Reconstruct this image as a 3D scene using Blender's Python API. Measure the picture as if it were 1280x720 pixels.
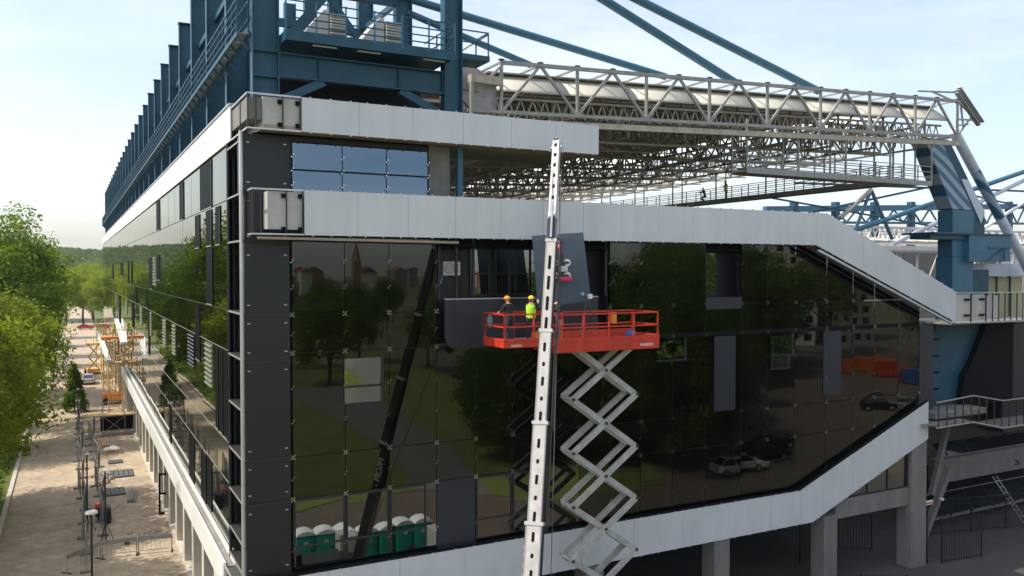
import bpy, math, random
import numpy as np
from mathutils import Vector, Matrix
R = math.radians
rng = random.Random(7)
scene = bpy.context.scene
for o in list(bpy.data.objects): bpy.data.objects.remove(o)
COL = scene.collection

# ------------------------------------------------------------------ camera, sky, sun, exposure
cam_d = bpy.data.cameras.new('camera'); cam = bpy.data.objects.new('camera', cam_d); COL.objects.link(cam)
cam.location = (-5.8, -32.6, 17.6)
cam.rotation_euler = (R(90 - 1.26), 0, R(-27.8))
cam_d.sensor_width = 36.0; cam_d.lens = 36.0 * 1045.0 / 1280.0
cam_d.clip_start = 0.2; cam_d.clip_end = 6000
scene.camera = cam

SUN_EL, SUN_AZ = 54.0, R(-76)          # azimuth measured from +Y towards +X
sdir = Vector((math.cos(R(SUN_EL)) * math.sin(SUN_AZ), math.cos(R(SUN_EL)) * math.cos(SUN_AZ), math.sin(R(SUN_EL))))
sd = bpy.data.lights.new('sun', 'SUN'); so = bpy.data.objects.new('sun', sd); COL.objects.link(so)
sd.energy = 3.0; sd.angle = R(0.6); sd.color = (1.0, 0.93, 0.82)
so.rotation_euler = (-sdir).to_track_quat('-Z', 'Y').to_euler(); so.location = (0, 0, 80)

w = bpy.data.worlds.new('World'); scene.world = w; w.use_nodes = True
nt = w.node_tree; nt.nodes.clear()
out = nt.nodes.new('ShaderNodeOutputWorld'); bg = nt.nodes.new('ShaderNodeBackground')
sky = nt.nodes.new('ShaderNodeTexSky'); sky.sky_type = 'NISHITA'; sky.sun_disc = False
sky.sun_elevation = R(SUN_EL); sky.sun_rotation = SUN_AZ
sky.air_density = 1.0; sky.dust_density = 3.0; sky.ozone_density = 1.2; sky.altitude = 200
tc = nt.nodes.new('ShaderNodeTexCoord'); mp = nt.nodes.new('ShaderNodeMapping')
mp.inputs['Scale'].default_value = (0.8, 0.8, 4.0)
nz = nt.nodes.new('ShaderNodeTexNoise'); nz.inputs['Scale'].default_value = 1.7; nz.inputs['Detail'].default_value = 7; nz.inputs['Roughness'].default_value = 0.62
rp = nt.nodes.new('ShaderNodeValToRGB'); rp.color_ramp.elements[0].position = 0.42; rp.color_ramp.elements[1].position = 0.78
rp.color_ramp.elements[0].color = (0.18, 0.18, 0.18, 1); rp.color_ramp.elements[1].color = (0.6, 0.6, 0.6, 1)
mx = nt.nodes.new('ShaderNodeMix'); mx.data_type = 'RGBA'; mx.inputs['B'].default_value = (5.9, 5.85, 5.75, 1)
nt.links.new(tc.outputs['Generated'], mp.inputs['Vector']); nt.links.new(mp.outputs['Vector'], nz.inputs['Vector'])
nt.links.new(nz.outputs['Fac'], rp.inputs['Fac']); nt.links.new(rp.outputs['Color'], mx.inputs['Factor'])
nt.links.new(sky.outputs['Color'], mx.inputs['A']); nt.links.new(mx.outputs['Result'], bg.inputs['Color'])
bg.inputs['Strength'].default_value = 0.15
nt.links.new(bg.outputs['Background'], out.inputs['Surface'])

vs = scene.view_settings
vs.view_transform = 'Standard'; vs.look = 'None'; vs.gamma = 1.0; vs.exposure = 0.75; vs.use_curve_mapping = False
scene.render.engine = 'CYCLES'
scene.cycles.max_bounces = 8; scene.cycles.transparent_max_bounces = 12; scene.cycles.glossy_bounces = 4

# ------------------------------------------------------------------ materials
MATS = {}
def pm(name, col, rough=0.6, metal=0.0, var=0.12, scale=1.5, bump=0.0, bscale=40.0, spec=0.5, streak=0.0):
    m = bpy.data.materials.new(name); m.use_nodes = True; MATS[name] = m
    t = m.node_tree; b = t.nodes['Principled BSDF']
    b.inputs['Roughness'].default_value = rough; b.inputs['Metallic'].default_value = metal
    b.inputs['Specular IOR Level'].default_value = spec
    g = t.nodes.new('ShaderNodeNewGeometry')
    n = t.nodes.new('ShaderNodeTexNoise'); n.inputs['Scale'].default_value = scale; n.inputs['Detail'].default_value = 6; n.inputs['Roughness'].default_value = 0.65
    t.links.new(g.outputs['Position'], n.inputs['Vector'])
    r = t.nodes.new('ShaderNodeMapRange'); r.inputs['From Min'].default_value = 0.3; r.inputs['From Max'].default_value = 0.7
    r.inputs['To Min'].default_value = 1 - var; r.inputs['To Max'].default_value = 1 + var
    t.links.new(n.outputs['Fac'], r.inputs['Value'])
    last = r.outputs['Result']
    if streak:
        mpp = t.nodes.new('ShaderNodeMapping'); mpp.inputs['Scale'].default_value = (1.7, 1.7, 0.13)
        n2 = t.nodes.new('ShaderNodeTexNoise'); n2.inputs['Scale'].default_value = 1.0; n2.inputs['Detail'].default_value = 5
        t.links.new(g.outputs['Position'], mpp.inputs['Vector']); t.links.new(mpp.outputs['Vector'], n2.inputs['Vector'])
        r2 = t.nodes.new('ShaderNodeMapRange'); r2.inputs['From Min'].default_value = 0.35; r2.inputs['From Max'].default_value = 0.7
        r2.inputs['To Min'].default_value = 1.0; r2.inputs['To Max'].default_value = 1 - streak
        t.links.new(n2.outputs['Fac'], r2.inputs['Value'])
        mm = t.nodes.new('ShaderNodeMath'); mm.operation = 'MULTIPLY'
        t.links.new(last, mm.inputs[0]); t.links.new(r2.outputs['Result'], mm.inputs[1]); last = mm.outputs[0]
    vm = t.nodes.new('ShaderNodeVectorMath'); vm.operation = 'SCALE'; vm.inputs[0].default_value = col
    t.links.new(last, vm.inputs['Scale']); t.links.new(vm.outputs['Vector'], b.inputs['Base Color'])
    if bump:
        n3 = t.nodes.new('ShaderNodeTexNoise'); n3.inputs['Scale'].default_value = bscale; n3.inputs['Detail'].default_value = 4
        t.links.new(g.outputs['Position'], n3.inputs['Vector'])
        bp = t.nodes.new('ShaderNodeBump'); bp.inputs['Strength'].default_value = bump; bp.inputs['Distance'].default_value = 0.05
        t.links.new(n3.outputs['Fac'], bp.inputs['Height']); t.links.new(bp.outputs['Normal'], b.inputs['Normal'])
    return m

def glass(name, tint, ior, gcol=(1, 1, 1), bump=0.0, bscale=0.6):
    m = bpy.data.materials.new(name); m.use_nodes = True; MATS[name] = m
    t = m.node_tree; t.nodes.remove(t.nodes['Principled BSDF']); o = t.nodes['Material Output']
    tr = t.nodes.new('ShaderNodeBsdfTransparent'); tr.inputs['Color'].default_value = (*tint, 1)
    gl = t.nodes.new('ShaderNodeBsdfGlossy'); gl.inputs['Roughness'].default_value = 0.0; gl.inputs['Color'].default_value = (*gcol, 1)
    fr = t.nodes.new('ShaderNodeFresnel'); fr.inputs['IOR'].default_value = ior
    mi = t.nodes.new('ShaderNodeMixShader')
    t.links.new(fr.outputs[0], mi.inputs[0]); t.links.new(tr.outputs[0], mi.inputs[1]); t.links.new(gl.outputs[0], mi.inputs[2])
    t.links.new(mi.outputs[0], o.inputs['Surface'])
    if bump:
        g = t.nodes.new('ShaderNodeNewGeometry'); n = t.nodes.new('ShaderNodeTexNoise'); n.inputs['Scale'].default_value = bscale; n.inputs['Detail'].default_value = 1
        t.links.new(g.outputs['Position'], n.inputs['Vector'])
        bp = t.nodes.new('ShaderNodeBump'); bp.inputs['Strength'].default_value = bump; bp.inputs['Distance'].default_value = 0.02
        t.links.new(n.outputs['Fac'], bp.inputs['Height']); t.links.new(bp.outputs['Normal'], gl.inputs['Normal'])
    return m

def leafmat(name, col, trans, var=0.35, scale=0.35):
    m = bpy.data.materials.new(name); m.use_nodes = True; MATS[name] = m
    t = m.node_tree; t.nodes.remove(t.nodes['Principled BSDF']); o = t.nodes['Material Output']
    g = t.nodes.new('ShaderNodeNewGeometry'); n = t.nodes.new('ShaderNodeTexNoise'); n.inputs['Scale'].default_value = scale; n.inputs['Detail'].default_value = 5; n.inputs['Roughness'].default_value = 0.75
    t.links.new(g.outputs['Position'], n.inputs['Vector'])
    r = t.nodes.new('ShaderNodeValToRGB'); e = r.color_ramp.elements
    e[0].position = 0.3; e[1].position = 0.7
    e[0].color = (col[0] * (1 - var) * 0.8, col[1] * (1 - var), col[2] * (1 - var), 1); e[1].color = (col[0] * (1 + var) * 1.1, col[1] * (1 + var), col[2], 1)
    t.links.new(n.outputs['Fac'], r.inputs['Fac'])
    d = t.nodes.new('ShaderNodeBsdfDiffuse'); l = t.nodes.new('ShaderNodeBsdfTranslucent')
    hs = t.nodes.new('ShaderNodeHueSaturation'); hs.inputs['Saturation'].default_value = 1.1; hs.inputs['Value'].default_value = trans; hs.inputs['Hue'].default_value = 0.485
    t.links.new(r.outputs['Color'], d.inputs['Color']); t.links.new(r.outputs['Color'], hs.inputs['Color']); t.links.new(hs.outputs['Color'], l.inputs['Color'])
    a = t.nodes.new('ShaderNodeAddShader'); t.links.new(d.outputs[0], a.inputs[0]); t.links.new(l.outputs[0], a.inputs[1]); t.links.new(a.outputs[0], o.inputs['Surface'])
    return m

pm('white_panel', (0.60, 0.615, 0.62), 0.2, var=0.07, scale=0.35, streak=0.06)
pm('white_side', (0.82, 0.81, 0.77), 0.4, var=0.05, scale=0.5, streak=0.05)
pm('aluminium', (0.55, 0.55, 0.54), 0.35, 0.6, var=0.1)
pm('galvanised', (0.30, 0.295, 0.275), 0.5, 0.25, var=0.2, scale=2.5)
pm('roof_galv', (0.46, 0.41, 0.32), 0.6, 0.15, var=0.25, scale=2.0)
pm('concrete', (0.21, 0.20, 0.185), 0.85, var=0.15, scale=1.2, bump=0.15, streak=0.2)
pm('pale_concrete', (0.60, 0.55, 0.46), 0.85, var=0.12, scale=1.0, bump=0.1, streak=0.15)
pm('panel_back', (0.50, 0.48, 0.44), 0.6, var=0.12, streak=0.15)
pm('soffit', (0.33, 0.27, 0.19), 0.7, var=0.1, scale=0.8)
pm('slate_panel', (0.024, 0.028, 0.037), 0.38, var=0.12, scale=0.8, streak=0.1)
pm('black_panel', (0.0125, 0.0135, 0.016), 0.42, var=0.15, scale=0.8, streak=0.15)
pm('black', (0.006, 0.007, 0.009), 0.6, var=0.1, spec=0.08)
pm('dark_frame', (0.03, 0.033, 0.037), 0.4, 0.3)
pm('steel_blue', (0.006, 0.070, 0.118), 0.5, var=0.24, scale=1.6, streak=0.18)
pm('steel_blue_light', (0.035, 0.135, 0.21), 0.45, var=0.12, scale=1.6, streak=0.1)
pm('pale_tube', (0.55, 0.60, 0.66), 0.4, var=0.1, streak=0.1)
pm('lift_red', (0.60, 0.045, 0.018), 0.45, var=0.22, scale=3.5, streak=0.25)
pm('lift_grey', (0.42, 0.42, 0.38), 0.5, var=0.2, scale=3.0, streak=0.2)
pm('crane_white', (0.52, 0.49, 0.47), 0.38, var=0.14, scale=3.0, streak=0.22)
pm('crane_black', (0.012, 0.012, 0.014), 0.4)
pm('steel_dark', (0.05, 0.05, 0.05), 0.45, 0.5)
pm('chrome', (0.6, 0.6, 0.6), 0.15, 1.0, var=0.05)
pm('rubber', (0.015, 0.015, 0.015), 0.8)
pm('letter_white', (0.8, 0.8, 0.78), 0.5, var=0.03)
pm('skin', (0.45, 0.26, 0.18), 0.55)
pm('cloth_black', (0.014, 0.014, 0.017), 0.85, bump=0.2)
pm('cloth_navy', (0.02, 0.025, 0.045), 0.85, bump=0.2)
pm('cloth_grey', (0.16, 0.16, 0.16), 0.85, bump=0.2)
pm('hivis', (0.42, 0.75, 0.03), 0.7, var=0.08)
pm('helmet_orange', (0.85, 0.28, 0.01), 0.3, var=0.04)
pm('helmet_yellow', (0.90, 0.55, 0.01), 0.3, var=0.04)
pm('hook_red', (0.75, 0.06, 0.03), 0.4)
pm('lifter_pink', (0.55, 0.03, 0.10), 0.4)
pm('machine_orange', (0.75, 0.22, 0.02), 0.45, var=0.15)
pm('machine_yellow', (0.72, 0.42, 0.10), 0.5, var=0.15)
pm('wood', (0.50, 0.33, 0.17), 0.8, var=0.25, scale=3)
pm('paving', (0.43, 0.345, 0.245), 0.9, var=0.22, scale=0.45, bump=0.15, bscale=8, streak=0.28)
pm('paving_dark', (0.39, 0.315, 0.225), 0.9, var=0.24, scale=0.5, bump=0.15, bscale=8)
pm('kerb', (0.48, 0.45, 0.40), 0.9, var=0.12)
pm('asphalt', (0.105, 0.078, 0.055), 0.9, var=0.18, scale=0.4, bump=0.2, bscale=25)
pm('dark_ground', (0.065, 0.06, 0.055), 0.9, var=0.2, scale=0.5, bump=0.2)
pm('path_grey', (0.13, 0.12, 0.105), 0.9, var=0.12, scale=0.6)
pm('grass', (0.115, 0.13, 0.022), 0.95, var=0.3, scale=0.5, bump=0.4, bscale=14)
pm('field', (0.09, 0.11, 0.035), 0.95, var=0.3, scale=0.03)
pm('bark', (0.10, 0.075, 0.05), 0.95, var=0.3, bump=0.6, bscale=14)
pm('toilet_green', (0.01, 0.36, 0.27), 0.4, var=0.06)
pm('toilet_roof', (0.80, 0.80, 0.78), 0.5, var=0.05)
pm('car_black', (0.012, 0.012, 0.014), 0.15, 0.3, spec=0.7)
pm('car_white', (0.75, 0.76, 0.76), 0.2, spec=0.7, var=0.03)
pm('car_silver', (0.42, 0.44, 0.47), 0.25, 0.5, var=0.03)
pm('car_red', (0.50, 0.025, 0.03), 0.25, var=0.04)
pm('car_glass', (0.02, 0.025, 0.03), 0.05, spec=0.8)
pm('lamp_red', (0.6, 0.02, 0.02), 0.3); pm('lamp_clear', (0.8, 0.8, 0.75), 0.2)
pm('skip_orange', (0.62, 0.14, 0.02), 0.6, var=0.2); pm('skip_red', (0.5, 0.05, 0.02), 0.6, var=0.2); pm('skip_blue', (0.03, 0.12, 0.38), 0.6, var=0.2)
pm('render_wall', (0.50, 0.47, 0.42), 0.85, var=0.1, streak=0.15); pm('brick_wall', (0.30, 0.15, 0.10), 0.85, var=0.2); pm('roof_tile', (0.22, 0.09, 0.06), 0.85, var=0.2)
pm('wire', (0.10, 0.10, 0.10), 0.6, 0.4); pm('mesh_fence', (0.13, 0.13, 0.125), 0.6, 0.4)
pm('membrane', (0.48, 0.46, 0.39), 0.5, var=0.08, scale=0.8)
pm('dark_glazing', (0.018, 0.022, 0.026), 0.08, spec=0.6)
pm('louvre_green', (0.13, 0.15, 0.09), 0.5); pm('yellow_pane', (0.45, 0.42, 0.22), 0.4)
pm('rubble', (0.35, 0.31, 0.27), 0.9, var=0.3, scale=6)
pm('blue_plastic', (0.02, 0.10, 0.35), 0.4); pm('far_roof', (0.62, 0.60, 0.56), 0.7, var=0.15, scale=0.3)
pm('hills_mat', (0.07, 0.10, 0.035), 0.95, var=0.3, scale=0.02)
glass('facade_glass', (0.20, 0.24, 0.21), 1.72, (0.90, 0.96, 0.88), bump=0.07, bscale=0.5)
glass('side_glass', (0.18, 0.20, 0.18), 2.0, (0.92, 0.95, 0.88), bump=0.10, bscale=0.5)
glass('clear_glass', (0.30, 0.34, 0.30), 2.4, (0.95, 1.0, 0.95), bump=0.05)
glass('window_glass', (0.42, 0.46, 0.42), 3.0, (0.95, 1.0, 0.95))
glass('sky_window', (0.10, 0.12, 0.14), 3.2, (0.50, 0.68, 0.82))
def tinted(name, col, f):
    m = pm(name, col, 0.12, var=0.04); t = m.node_tree; b = t.nodes['Principled BSDF']; o = t.nodes['Material Output']
    tr = t.nodes.new('ShaderNodeBsdfTransparent'); tr.inputs['Color'].default_value = (0.55, 0.72, 0.8, 1); x = t.nodes.new('ShaderNodeMixShader'); x.inputs[0].default_value = f
    t.links.new(tr.outputs[0], x.inputs[1]); t.links.new(b.outputs[0], x.inputs[2]); t.links.new(x.outputs[0], o.inputs['Surface'])
tinted('held_glass', (0.12, 0.155, 0.20), 0.72)
pm('roof_deck', (0.38, 0.345, 0.28), 0.8, var=0.15)
def transl(name, col):
    m = bpy.data.materials.new(name); m.use_nodes = True; MATS[name] = m
    t = m.node_tree; t.nodes.remove(t.nodes['Principled BSDF']); o = t.nodes['Material Output']
    l = t.nodes.new('ShaderNodeBsdfTranslucent'); l.inputs['Color'].default_value = (*col, 1)
    d = t.nodes.new('ShaderNodeBsdfTransparent'); d.inputs['Color'].default_value = (0.9, 0.9, 0.9, 1)
    x = t.nodes.new('ShaderNodeMixShader'); x.inputs[0].default_value = 0.45
    t.links.new(l.outputs[0], x.inputs[2]); t.links.new(d.outputs[0], x.inputs[1]); t.links.new(x.outputs[0], o.inputs['Surface'])
transl('roof_translucent', (0.85, 0.85, 0.83))
leafmat('leaf_a', (0.07, 0.11, 0.025), 1.3); leafmat('leaf_b', (0.105, 0.14, 0.027), 1.45); leafmat('leaf_c', (0.05, 0.085, 0.02), 1.2); leafmat('leaf_park', (0.045, 0.075, 0.02), 1.0); leafmat('leaf_far', (0.055, 0.085, 0.03), 1.0)

# ------------------------------------------------------------------ geometry helpers
def frame(p, q):
    p = Vector(p); q = Vector(q); d = (q - p); L = d.length; d = d / L
    up = Vector((0, 0, 1)) if abs(d.z) < 0.97 else Vector((0, 1, 0))
    s = d.cross(up).normalized(); u = s.cross(d).normalized()
    return p, d, s, u, L
class MB:
    def __init__(s): s.v = []; s.f = []
    def add(s, v, f):
        n = len(s.v); s.v += [tuple(x) for x in v]; s.f += [tuple(i + n for i in q) for q in f]; return s
    def box(s, x0, x1, y0, y1, z0, z1):
        return s.add([(x0, y0, z0), (x1, y0, z0), (x1, y1, z0), (x0, y1, z0), (x0, y0, z1), (x1, y0, z1), (x1, y1, z1), (x0, y1, z1)],
                     [(0, 3, 2, 1), (4, 5, 6, 7), (0, 1, 5, 4), (1, 2, 6, 5), (2, 3, 7, 6), (3, 0, 4, 7)])
    def beam(s, p, q, w, h=None):
        h = h or w; p, d, a, u, L = frame(p, q); e = p + d * L
        vs = [c + a * (w / 2 * i) + u * (h / 2 * j) for c in (p, e) for i, j in ((-1, -1), (1, -1), (1, 1), (-1, 1))]
        return s.add(vs, [(0, 3, 2, 1), (4, 5, 6, 7), (0, 1, 5, 4), (1, 2, 6, 5), (2, 3, 7, 6), (3, 0, 4, 7)])
    def tube(s, p, q, r0, r1=None, n=8, cap=True):
        r1 = r0 if r1 is None else r1; p, d, a, u, L = frame(p, q); e = p + d * L
        vs = []
        for c, r in ((p, r0), (e, r1)):
            for i in range(n):
                t = 2 * math.pi * i / n; vs.append(c + a * (r * math.cos(t)) + u * (r * math.sin(t)))
        fs = [(i, (i + 1) % n, n + (i + 1) % n, n + i) for i in range(n)]
        if cap: fs += [tuple(range(n - 1, -1, -1)), tuple(range(n, 2 * n))]
        return s.add(vs, fs)
    def prism_xz(s, poly, y0, y1):          # polygon in x,z extruded along y
        n = len(poly); vs = [(x, y0, z) for x, z in poly] + [(x, y1, z) for x, z in poly]
        fs = [tuple(range(n)), tuple(range(2 * n - 1, n - 1, -1))] + [(i, i + n, (i + 1) % n + n, (i + 1) % n) for i in range(n)]
        return s.add(vs, fs)
    def prism_yz(s, poly, x0, x1):
        n = len(poly); vs = [(x0, y, z) for y, z in poly] + [(x1, y, z) for y, z in poly]
        fs = [tuple(range(n)), tuple(range(2 * n - 1, n - 1, -1))] + [(i, i + n, (i + 1) % n + n, (i + 1) % n) for i in range(n)]
        return s.add(vs, fs)
    def prism_xy(s, poly, z0, z1):
        n = len(poly); vs = [(x, y, z0) for x, y in poly] + [(x, y, z1) for x, y in poly]
        fs = [tuple(range(n - 1, -1, -1)), tuple(range(n, 2 * n))] + [(i, (i + 1) % n, (i + 1) % n + n, i + n) for i in range(n)]
        return s.add(vs, fs)
    def ball(s, c, rx, ry, rz, nu=10, nv=6, zmin=-1.0):
        vs = []; fs = []
        for j in range(nv + 1):
            t = math.asin(zmin) + (math.pi / 2 - math.asin(zmin)) * j / nv
            for i in range(nu):
                a = 2 * math.pi * i / nu; vs.append((c[0] + rx * math.cos(t) * math.cos(a), c[1] + ry * math.cos(t) * math.sin(a), c[2] + rz * math.sin(t)))
        for j in range(nv):
            for i in range(nu): fs.append((j * nu + i, j * nu + (i + 1) % nu, (j + 1) * nu + (i + 1) % nu, (j + 1) * nu + i))
        return s.add(vs, fs)
    def mesh(s, name, mat):
        m = bpy.data.meshes.new(name); m.from_pydata(s.v, [], s.f); m.materials.append(MATS[mat])
        import bmesh
        b = bmesh.new(); b.from_mesh(m); bmesh.ops.recalc_face_normals(b, faces=b.faces); b.to_mesh(m); b.free(); m.update(); return m
    def build(s, name, mat, parent=None, smooth=False, bevel=0):
        m = s.mesh(name, mat); o = link(name, m, parent)
        if smooth:
            for p in m.polygons: p.use_smooth = True
        if bevel:
            bv = o.modifiers.new('bevel', 'BEVEL'); bv.width = bevel; bv.segments = 2; bv.limit_method = 'ANGLE'
        return o
def link(name, data, parent=None, M=None):
    o = bpy.data.objects.new(name, data); COL.objects.link(o)
    if parent is not None:
        o.parent = parent
        if parent.type == 'EMPTY': o.matrix_parent_inverse = Matrix.Translation(-parent.location)
    if M is not None: o.matrix_basis = M
    return o
def root(name, label, cat, loc=(0, 0, 0), group=None):
    o = bpy.data.objects.new(name, None); COL.objects.link(o); o.location = loc; o.empty_display_size = 0.2
    return tag(o, label, cat, group)
def tag(o, label, cat, group=None):
    o['label'] = label; o['category'] = cat
    if group: o['group'] = group
    return o
def setting(o): o['kind'] = 'structure'; return o
def stuff(o): o['kind'] = 'stuff'; return o
UC = {}
def unit(kind, mat):
    k = (kind, mat)
    if k not in UC:
        if kind == 'box': UC[k] = MB().box(-.5, .5, -.5, .5, -.5, .5).mesh('unit_box', mat)
        else:
            m = MB().tube((0, 0, -.5), (0, 0, .5), .5, n=10).mesh('unit_tube', mat)
            for p in m.polygons: p.use_smooth = len(p.vertices) == 4
            UC[k] = m
    return UC[k]
def pbox(name, mat, parent, x0, x1, y0, y1, z0, z1, rot=None):
    M = Matrix.Translation(((x0 + x1) / 2, (y0 + y1) / 2, (z0 + z1) / 2))
    if rot: M = M @ rot
    return link(name, unit('box', mat), parent, M @ Matrix.Diagonal((x1 - x0, y1 - y0, z1 - z0, 1)))
def bar(name, mat, parent, p, q, w, h=None, kind='box'):
    h = h or w; p, d, a, u, L = frame(p, q); c = p + d * (L / 2)
    M = Matrix(((a.x * w, u.x * h, d.x * L, c.x), (a.y * w, u.y * h, d.y * L, c.y), (a.z * w, u.z * h, d.z * L, c.z), (0, 0, 0, 1)))
    o = link(name, unit(kind, mat), parent); o.matrix_basis = M; return o
def rod(name, mat, parent, p, q, r): return bar(name, mat, parent, p, q, 2 * r, 2 * r, 'tube')
def poly_clip(poly, a, b, c):               # keep a*x+b*z<=c
    out = []
    for i in range(len(poly)):
        p, q = poly[i], poly[(i + 1) % len(poly)]; fp = a * p[0] + b * p[1] - c; fq = a * q[0] + b * q[1] - c
        if fp <= 0: out.append(p)
        if fp * fq < 0:
            t = fp / (fp - fq); out.append((p[0] + t * (q[0] - p[0]), p[1] + t * (q[1] - p[1])))
    return out
def copy_tree(o, parent=None):
    c = o.copy(); COL.objects.link(c)
    if parent is not None: c.parent = parent
    for ch in list(o.children): copy_tree(ch, c)
    return c
def text(name, s, size, mat, parent, M, depth=0.006):
    cu = bpy.data.curves.new(name, 'FONT'); cu.body = s; cu.size = size; cu.align_x = 'CENTER'; cu.align_y = 'CENTER'; cu.extrude = depth
    t = bpy.data.objects.new(name, cu); COL.objects.link(t); bpy.context.view_layer.update()
    me = bpy.data.meshes.new_from_object(t.evaluated_get(bpy.context.evaluated_depsgraph_get()))
    bpy.data.objects.remove(t); me.materials.clear(); me.materials.append(MATS[mat])
    return link(name, me, parent, M)

# ------------------------------------------------------------------ the setting: ground sheets
setting(MB().box(-1500, 2500, -1600, 2600, -0.6, -0.06).build('ground', 'field'))
setting(MB().box(-10.1, 0.6, -60, 420, -0.3, -0.004).build('street', 'paving'))
setting(MB().box(0.6, 220, -15.5, 60, -0.3, -0.008).build('forecourt', 'dark_ground'))
setting(MB().box(-10.1, 260, -130, -15.5, -0.3, -0.012).build('car_park', 'asphalt'))
kb = MB().box(-10.4, -10.1, -60, 420, -0.2, 0.12)
setting(kb.build('kerb', 'kerb'))
setting(MB().box(-60, -10.4, -60, 420, -0.3, 0.03).build('verge', 'grass'))
lawn = [(2, -24), (12, -29), (19.5, -29.0), (27, -22.5), (37, -21.5), (40, -28), (40, -55), (50, -94), (52, -128), (36, -150), (-40, -150), (-40, -24)]
setting(MB().prism_xy(lawn, -0.2, 0.03).build('lawn', 'grass'))
pathp = [(22, -96), (22.3, -63), (20.5, -36), (18.5, -29.5), (23.5, -26), (25, -32), (27.5, -44), (29.5, -63), (31, -96)]
setting(MB().prism_xy(pathp, -0.1, 0.05).build('footpath', 'path_grey'))
# slab joints in the street paving: large rectangular slabs
for k in range(26):
    for i in range(3):
        x0 = -10.0 + i * 3.52; y0 = 14 + k * 6.0
        pbox('paving_slab', 'paving' if (k * 3 + i) % 4 else 'paving_dark', bpy.data.objects['street'], x0 + .02, x0 + 3.49, y0 + .02, y0 + 5.97, -0.05, 0.004 + 0.003 * ((k + i) % 3))

# ------------------------------------------------------------------ the stadium stand
B = root('stadium_stand', 'long dark glass and white banded stadium building with corner column', 'building', (0, 0, 0))
# hidden masses behind the skins
mass = MB()
mass.prism_xz([(1.3, 4.0), (29.0, 4.0), (39.6, 8.3), (39.6, 13.9), (29.0, 18.4), (1.3, 18.4)], 1.15, 11)
mass.box(1.3, 8.3, 0.25, 158, 18.45, 23.0)
mass.box(1.2, 11.5, 11, 158, 4.0, 18.4)
mass.build('wall_mass', 'black', B)
# ----- corner column cladding
cc = MB().box(0.05, 1.60, 0.02, 1.2, 0.0, 22.7).build('corner_column', 'dark_frame', B)
zs = [22.75, 20.55, 18.5, 15.9, 14.1, 10.35, 8.65, 5.8, 2.9, 0.02]
for a, b_ in zip(zs[:-1], zs[1:]):
    pbox('cladding_panel', 'black_panel', cc, -0.02, 1.66, -0.03, 0.02, b_ + .03, a - .03)
    pbox('cladding_panel', 'black_panel', cc, -0.04, -0.0, 0.05, 1.2, b_ + .03, a - .03) if a > 21 else None
    pbox('joint_rail', 'steel_dark', cc, -0.02, 1.7, -0.07, -0.03, b_ - .035, b_ + .02)
    for zc in (a - .35, b_ + .35):
        for xc in (0.12, 1.5): pbox('bracket', 'aluminium', cc, xc - .05, xc + .05, -0.075, -0.03, zc - .02, zc + .02)
# corner posts (pale steel) and the open bay beside it on the street side
rod('corner_post', 'aluminium', B, (-0.13, -0.05, 0), (-0.13, -0.05, 22.8), 0.075)
rod('corner_post', 'dark_frame', B, (-0.05, 3.35, 0), (-0.05, 3.35, 22.8), 0.07)
ob = MB().box(0.35, 1.25, 0.1, 3.6, 4.0, 22.8).build('open_bay', 'black', B)
for z in (22.5, 20.5, 18.7, 15.9, 14.15, 12.2, 10.3, 8.6, 7.0, 5.9):
    pbox('cross_rail', 'steel_dark', ob, -0.08, 0.30, 0.0, 3.4, z - .04, z + .04); pbox('rail_edge', 'galvanised', ob, -0.10, -0.08, 0.0, 3.4, z - .035, z + .035)
for (z0, z1) in ((18.9, 20.3), (16.2, 18.5), (14.4, 15.7), (12.4, 14.0), (10.5, 12.0), (8.8, 10.1), (6.1, 8.4)):
    pbox('bay_pane', 'window_glass', ob, 0.22, 0.25, 0.5, 3.0, z0, z1)
    pbox('bay_frame', 'galvanised', ob, 0.16, 0.22, 0.4, 0.5, z0, z1); pbox('bay_frame', 'dark_frame', ob, 0.16, 0.22, 1.7, 1.8, z0, z1)

# ----- front glazing
XS = [1.75, 3.84, 5.69, 7.77, 9.6, 11.4, 13.15, 14.9, 16.58, 18.38, 20.32, 22.39, 24.78, 26.57, 28.59, 30.96, 33.05, 34.83, 36.89, 38.75]
ZS = [18.95, 15.85, 14.35, 10.3, 8.65, 4.7]
fg = MB()
for x in XS[1:-1]:
    zt = 18.5 if x < 28 else 17.0 - (x - 29) * 0.385
    zb = 5.8 if x < 28.3 else 5.8 + (x - 28.3) * 0.385
    fg.box(x - .03, x + .03, 0.22, 0.34, zb, zt)
fg.box(1.7, 38.8, 0.08, 0.26, 14.26, 14.44)
FG = fg.build('front_glazing', 'dark_frame', B)
SLOT = {(3, 0), (4, 0), (5, 0), (6, 0), (7, 0), (3, 1), (4, 1), (5, 1), (6, 1), (7, 1), (11, 0)}
OPAQ = {(12, 2): (22.9, 24.6)}
def top_lim(p): return poly_clip(p, 0.385, 1.0, 19.95 + 29.4 * 0.385)
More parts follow.
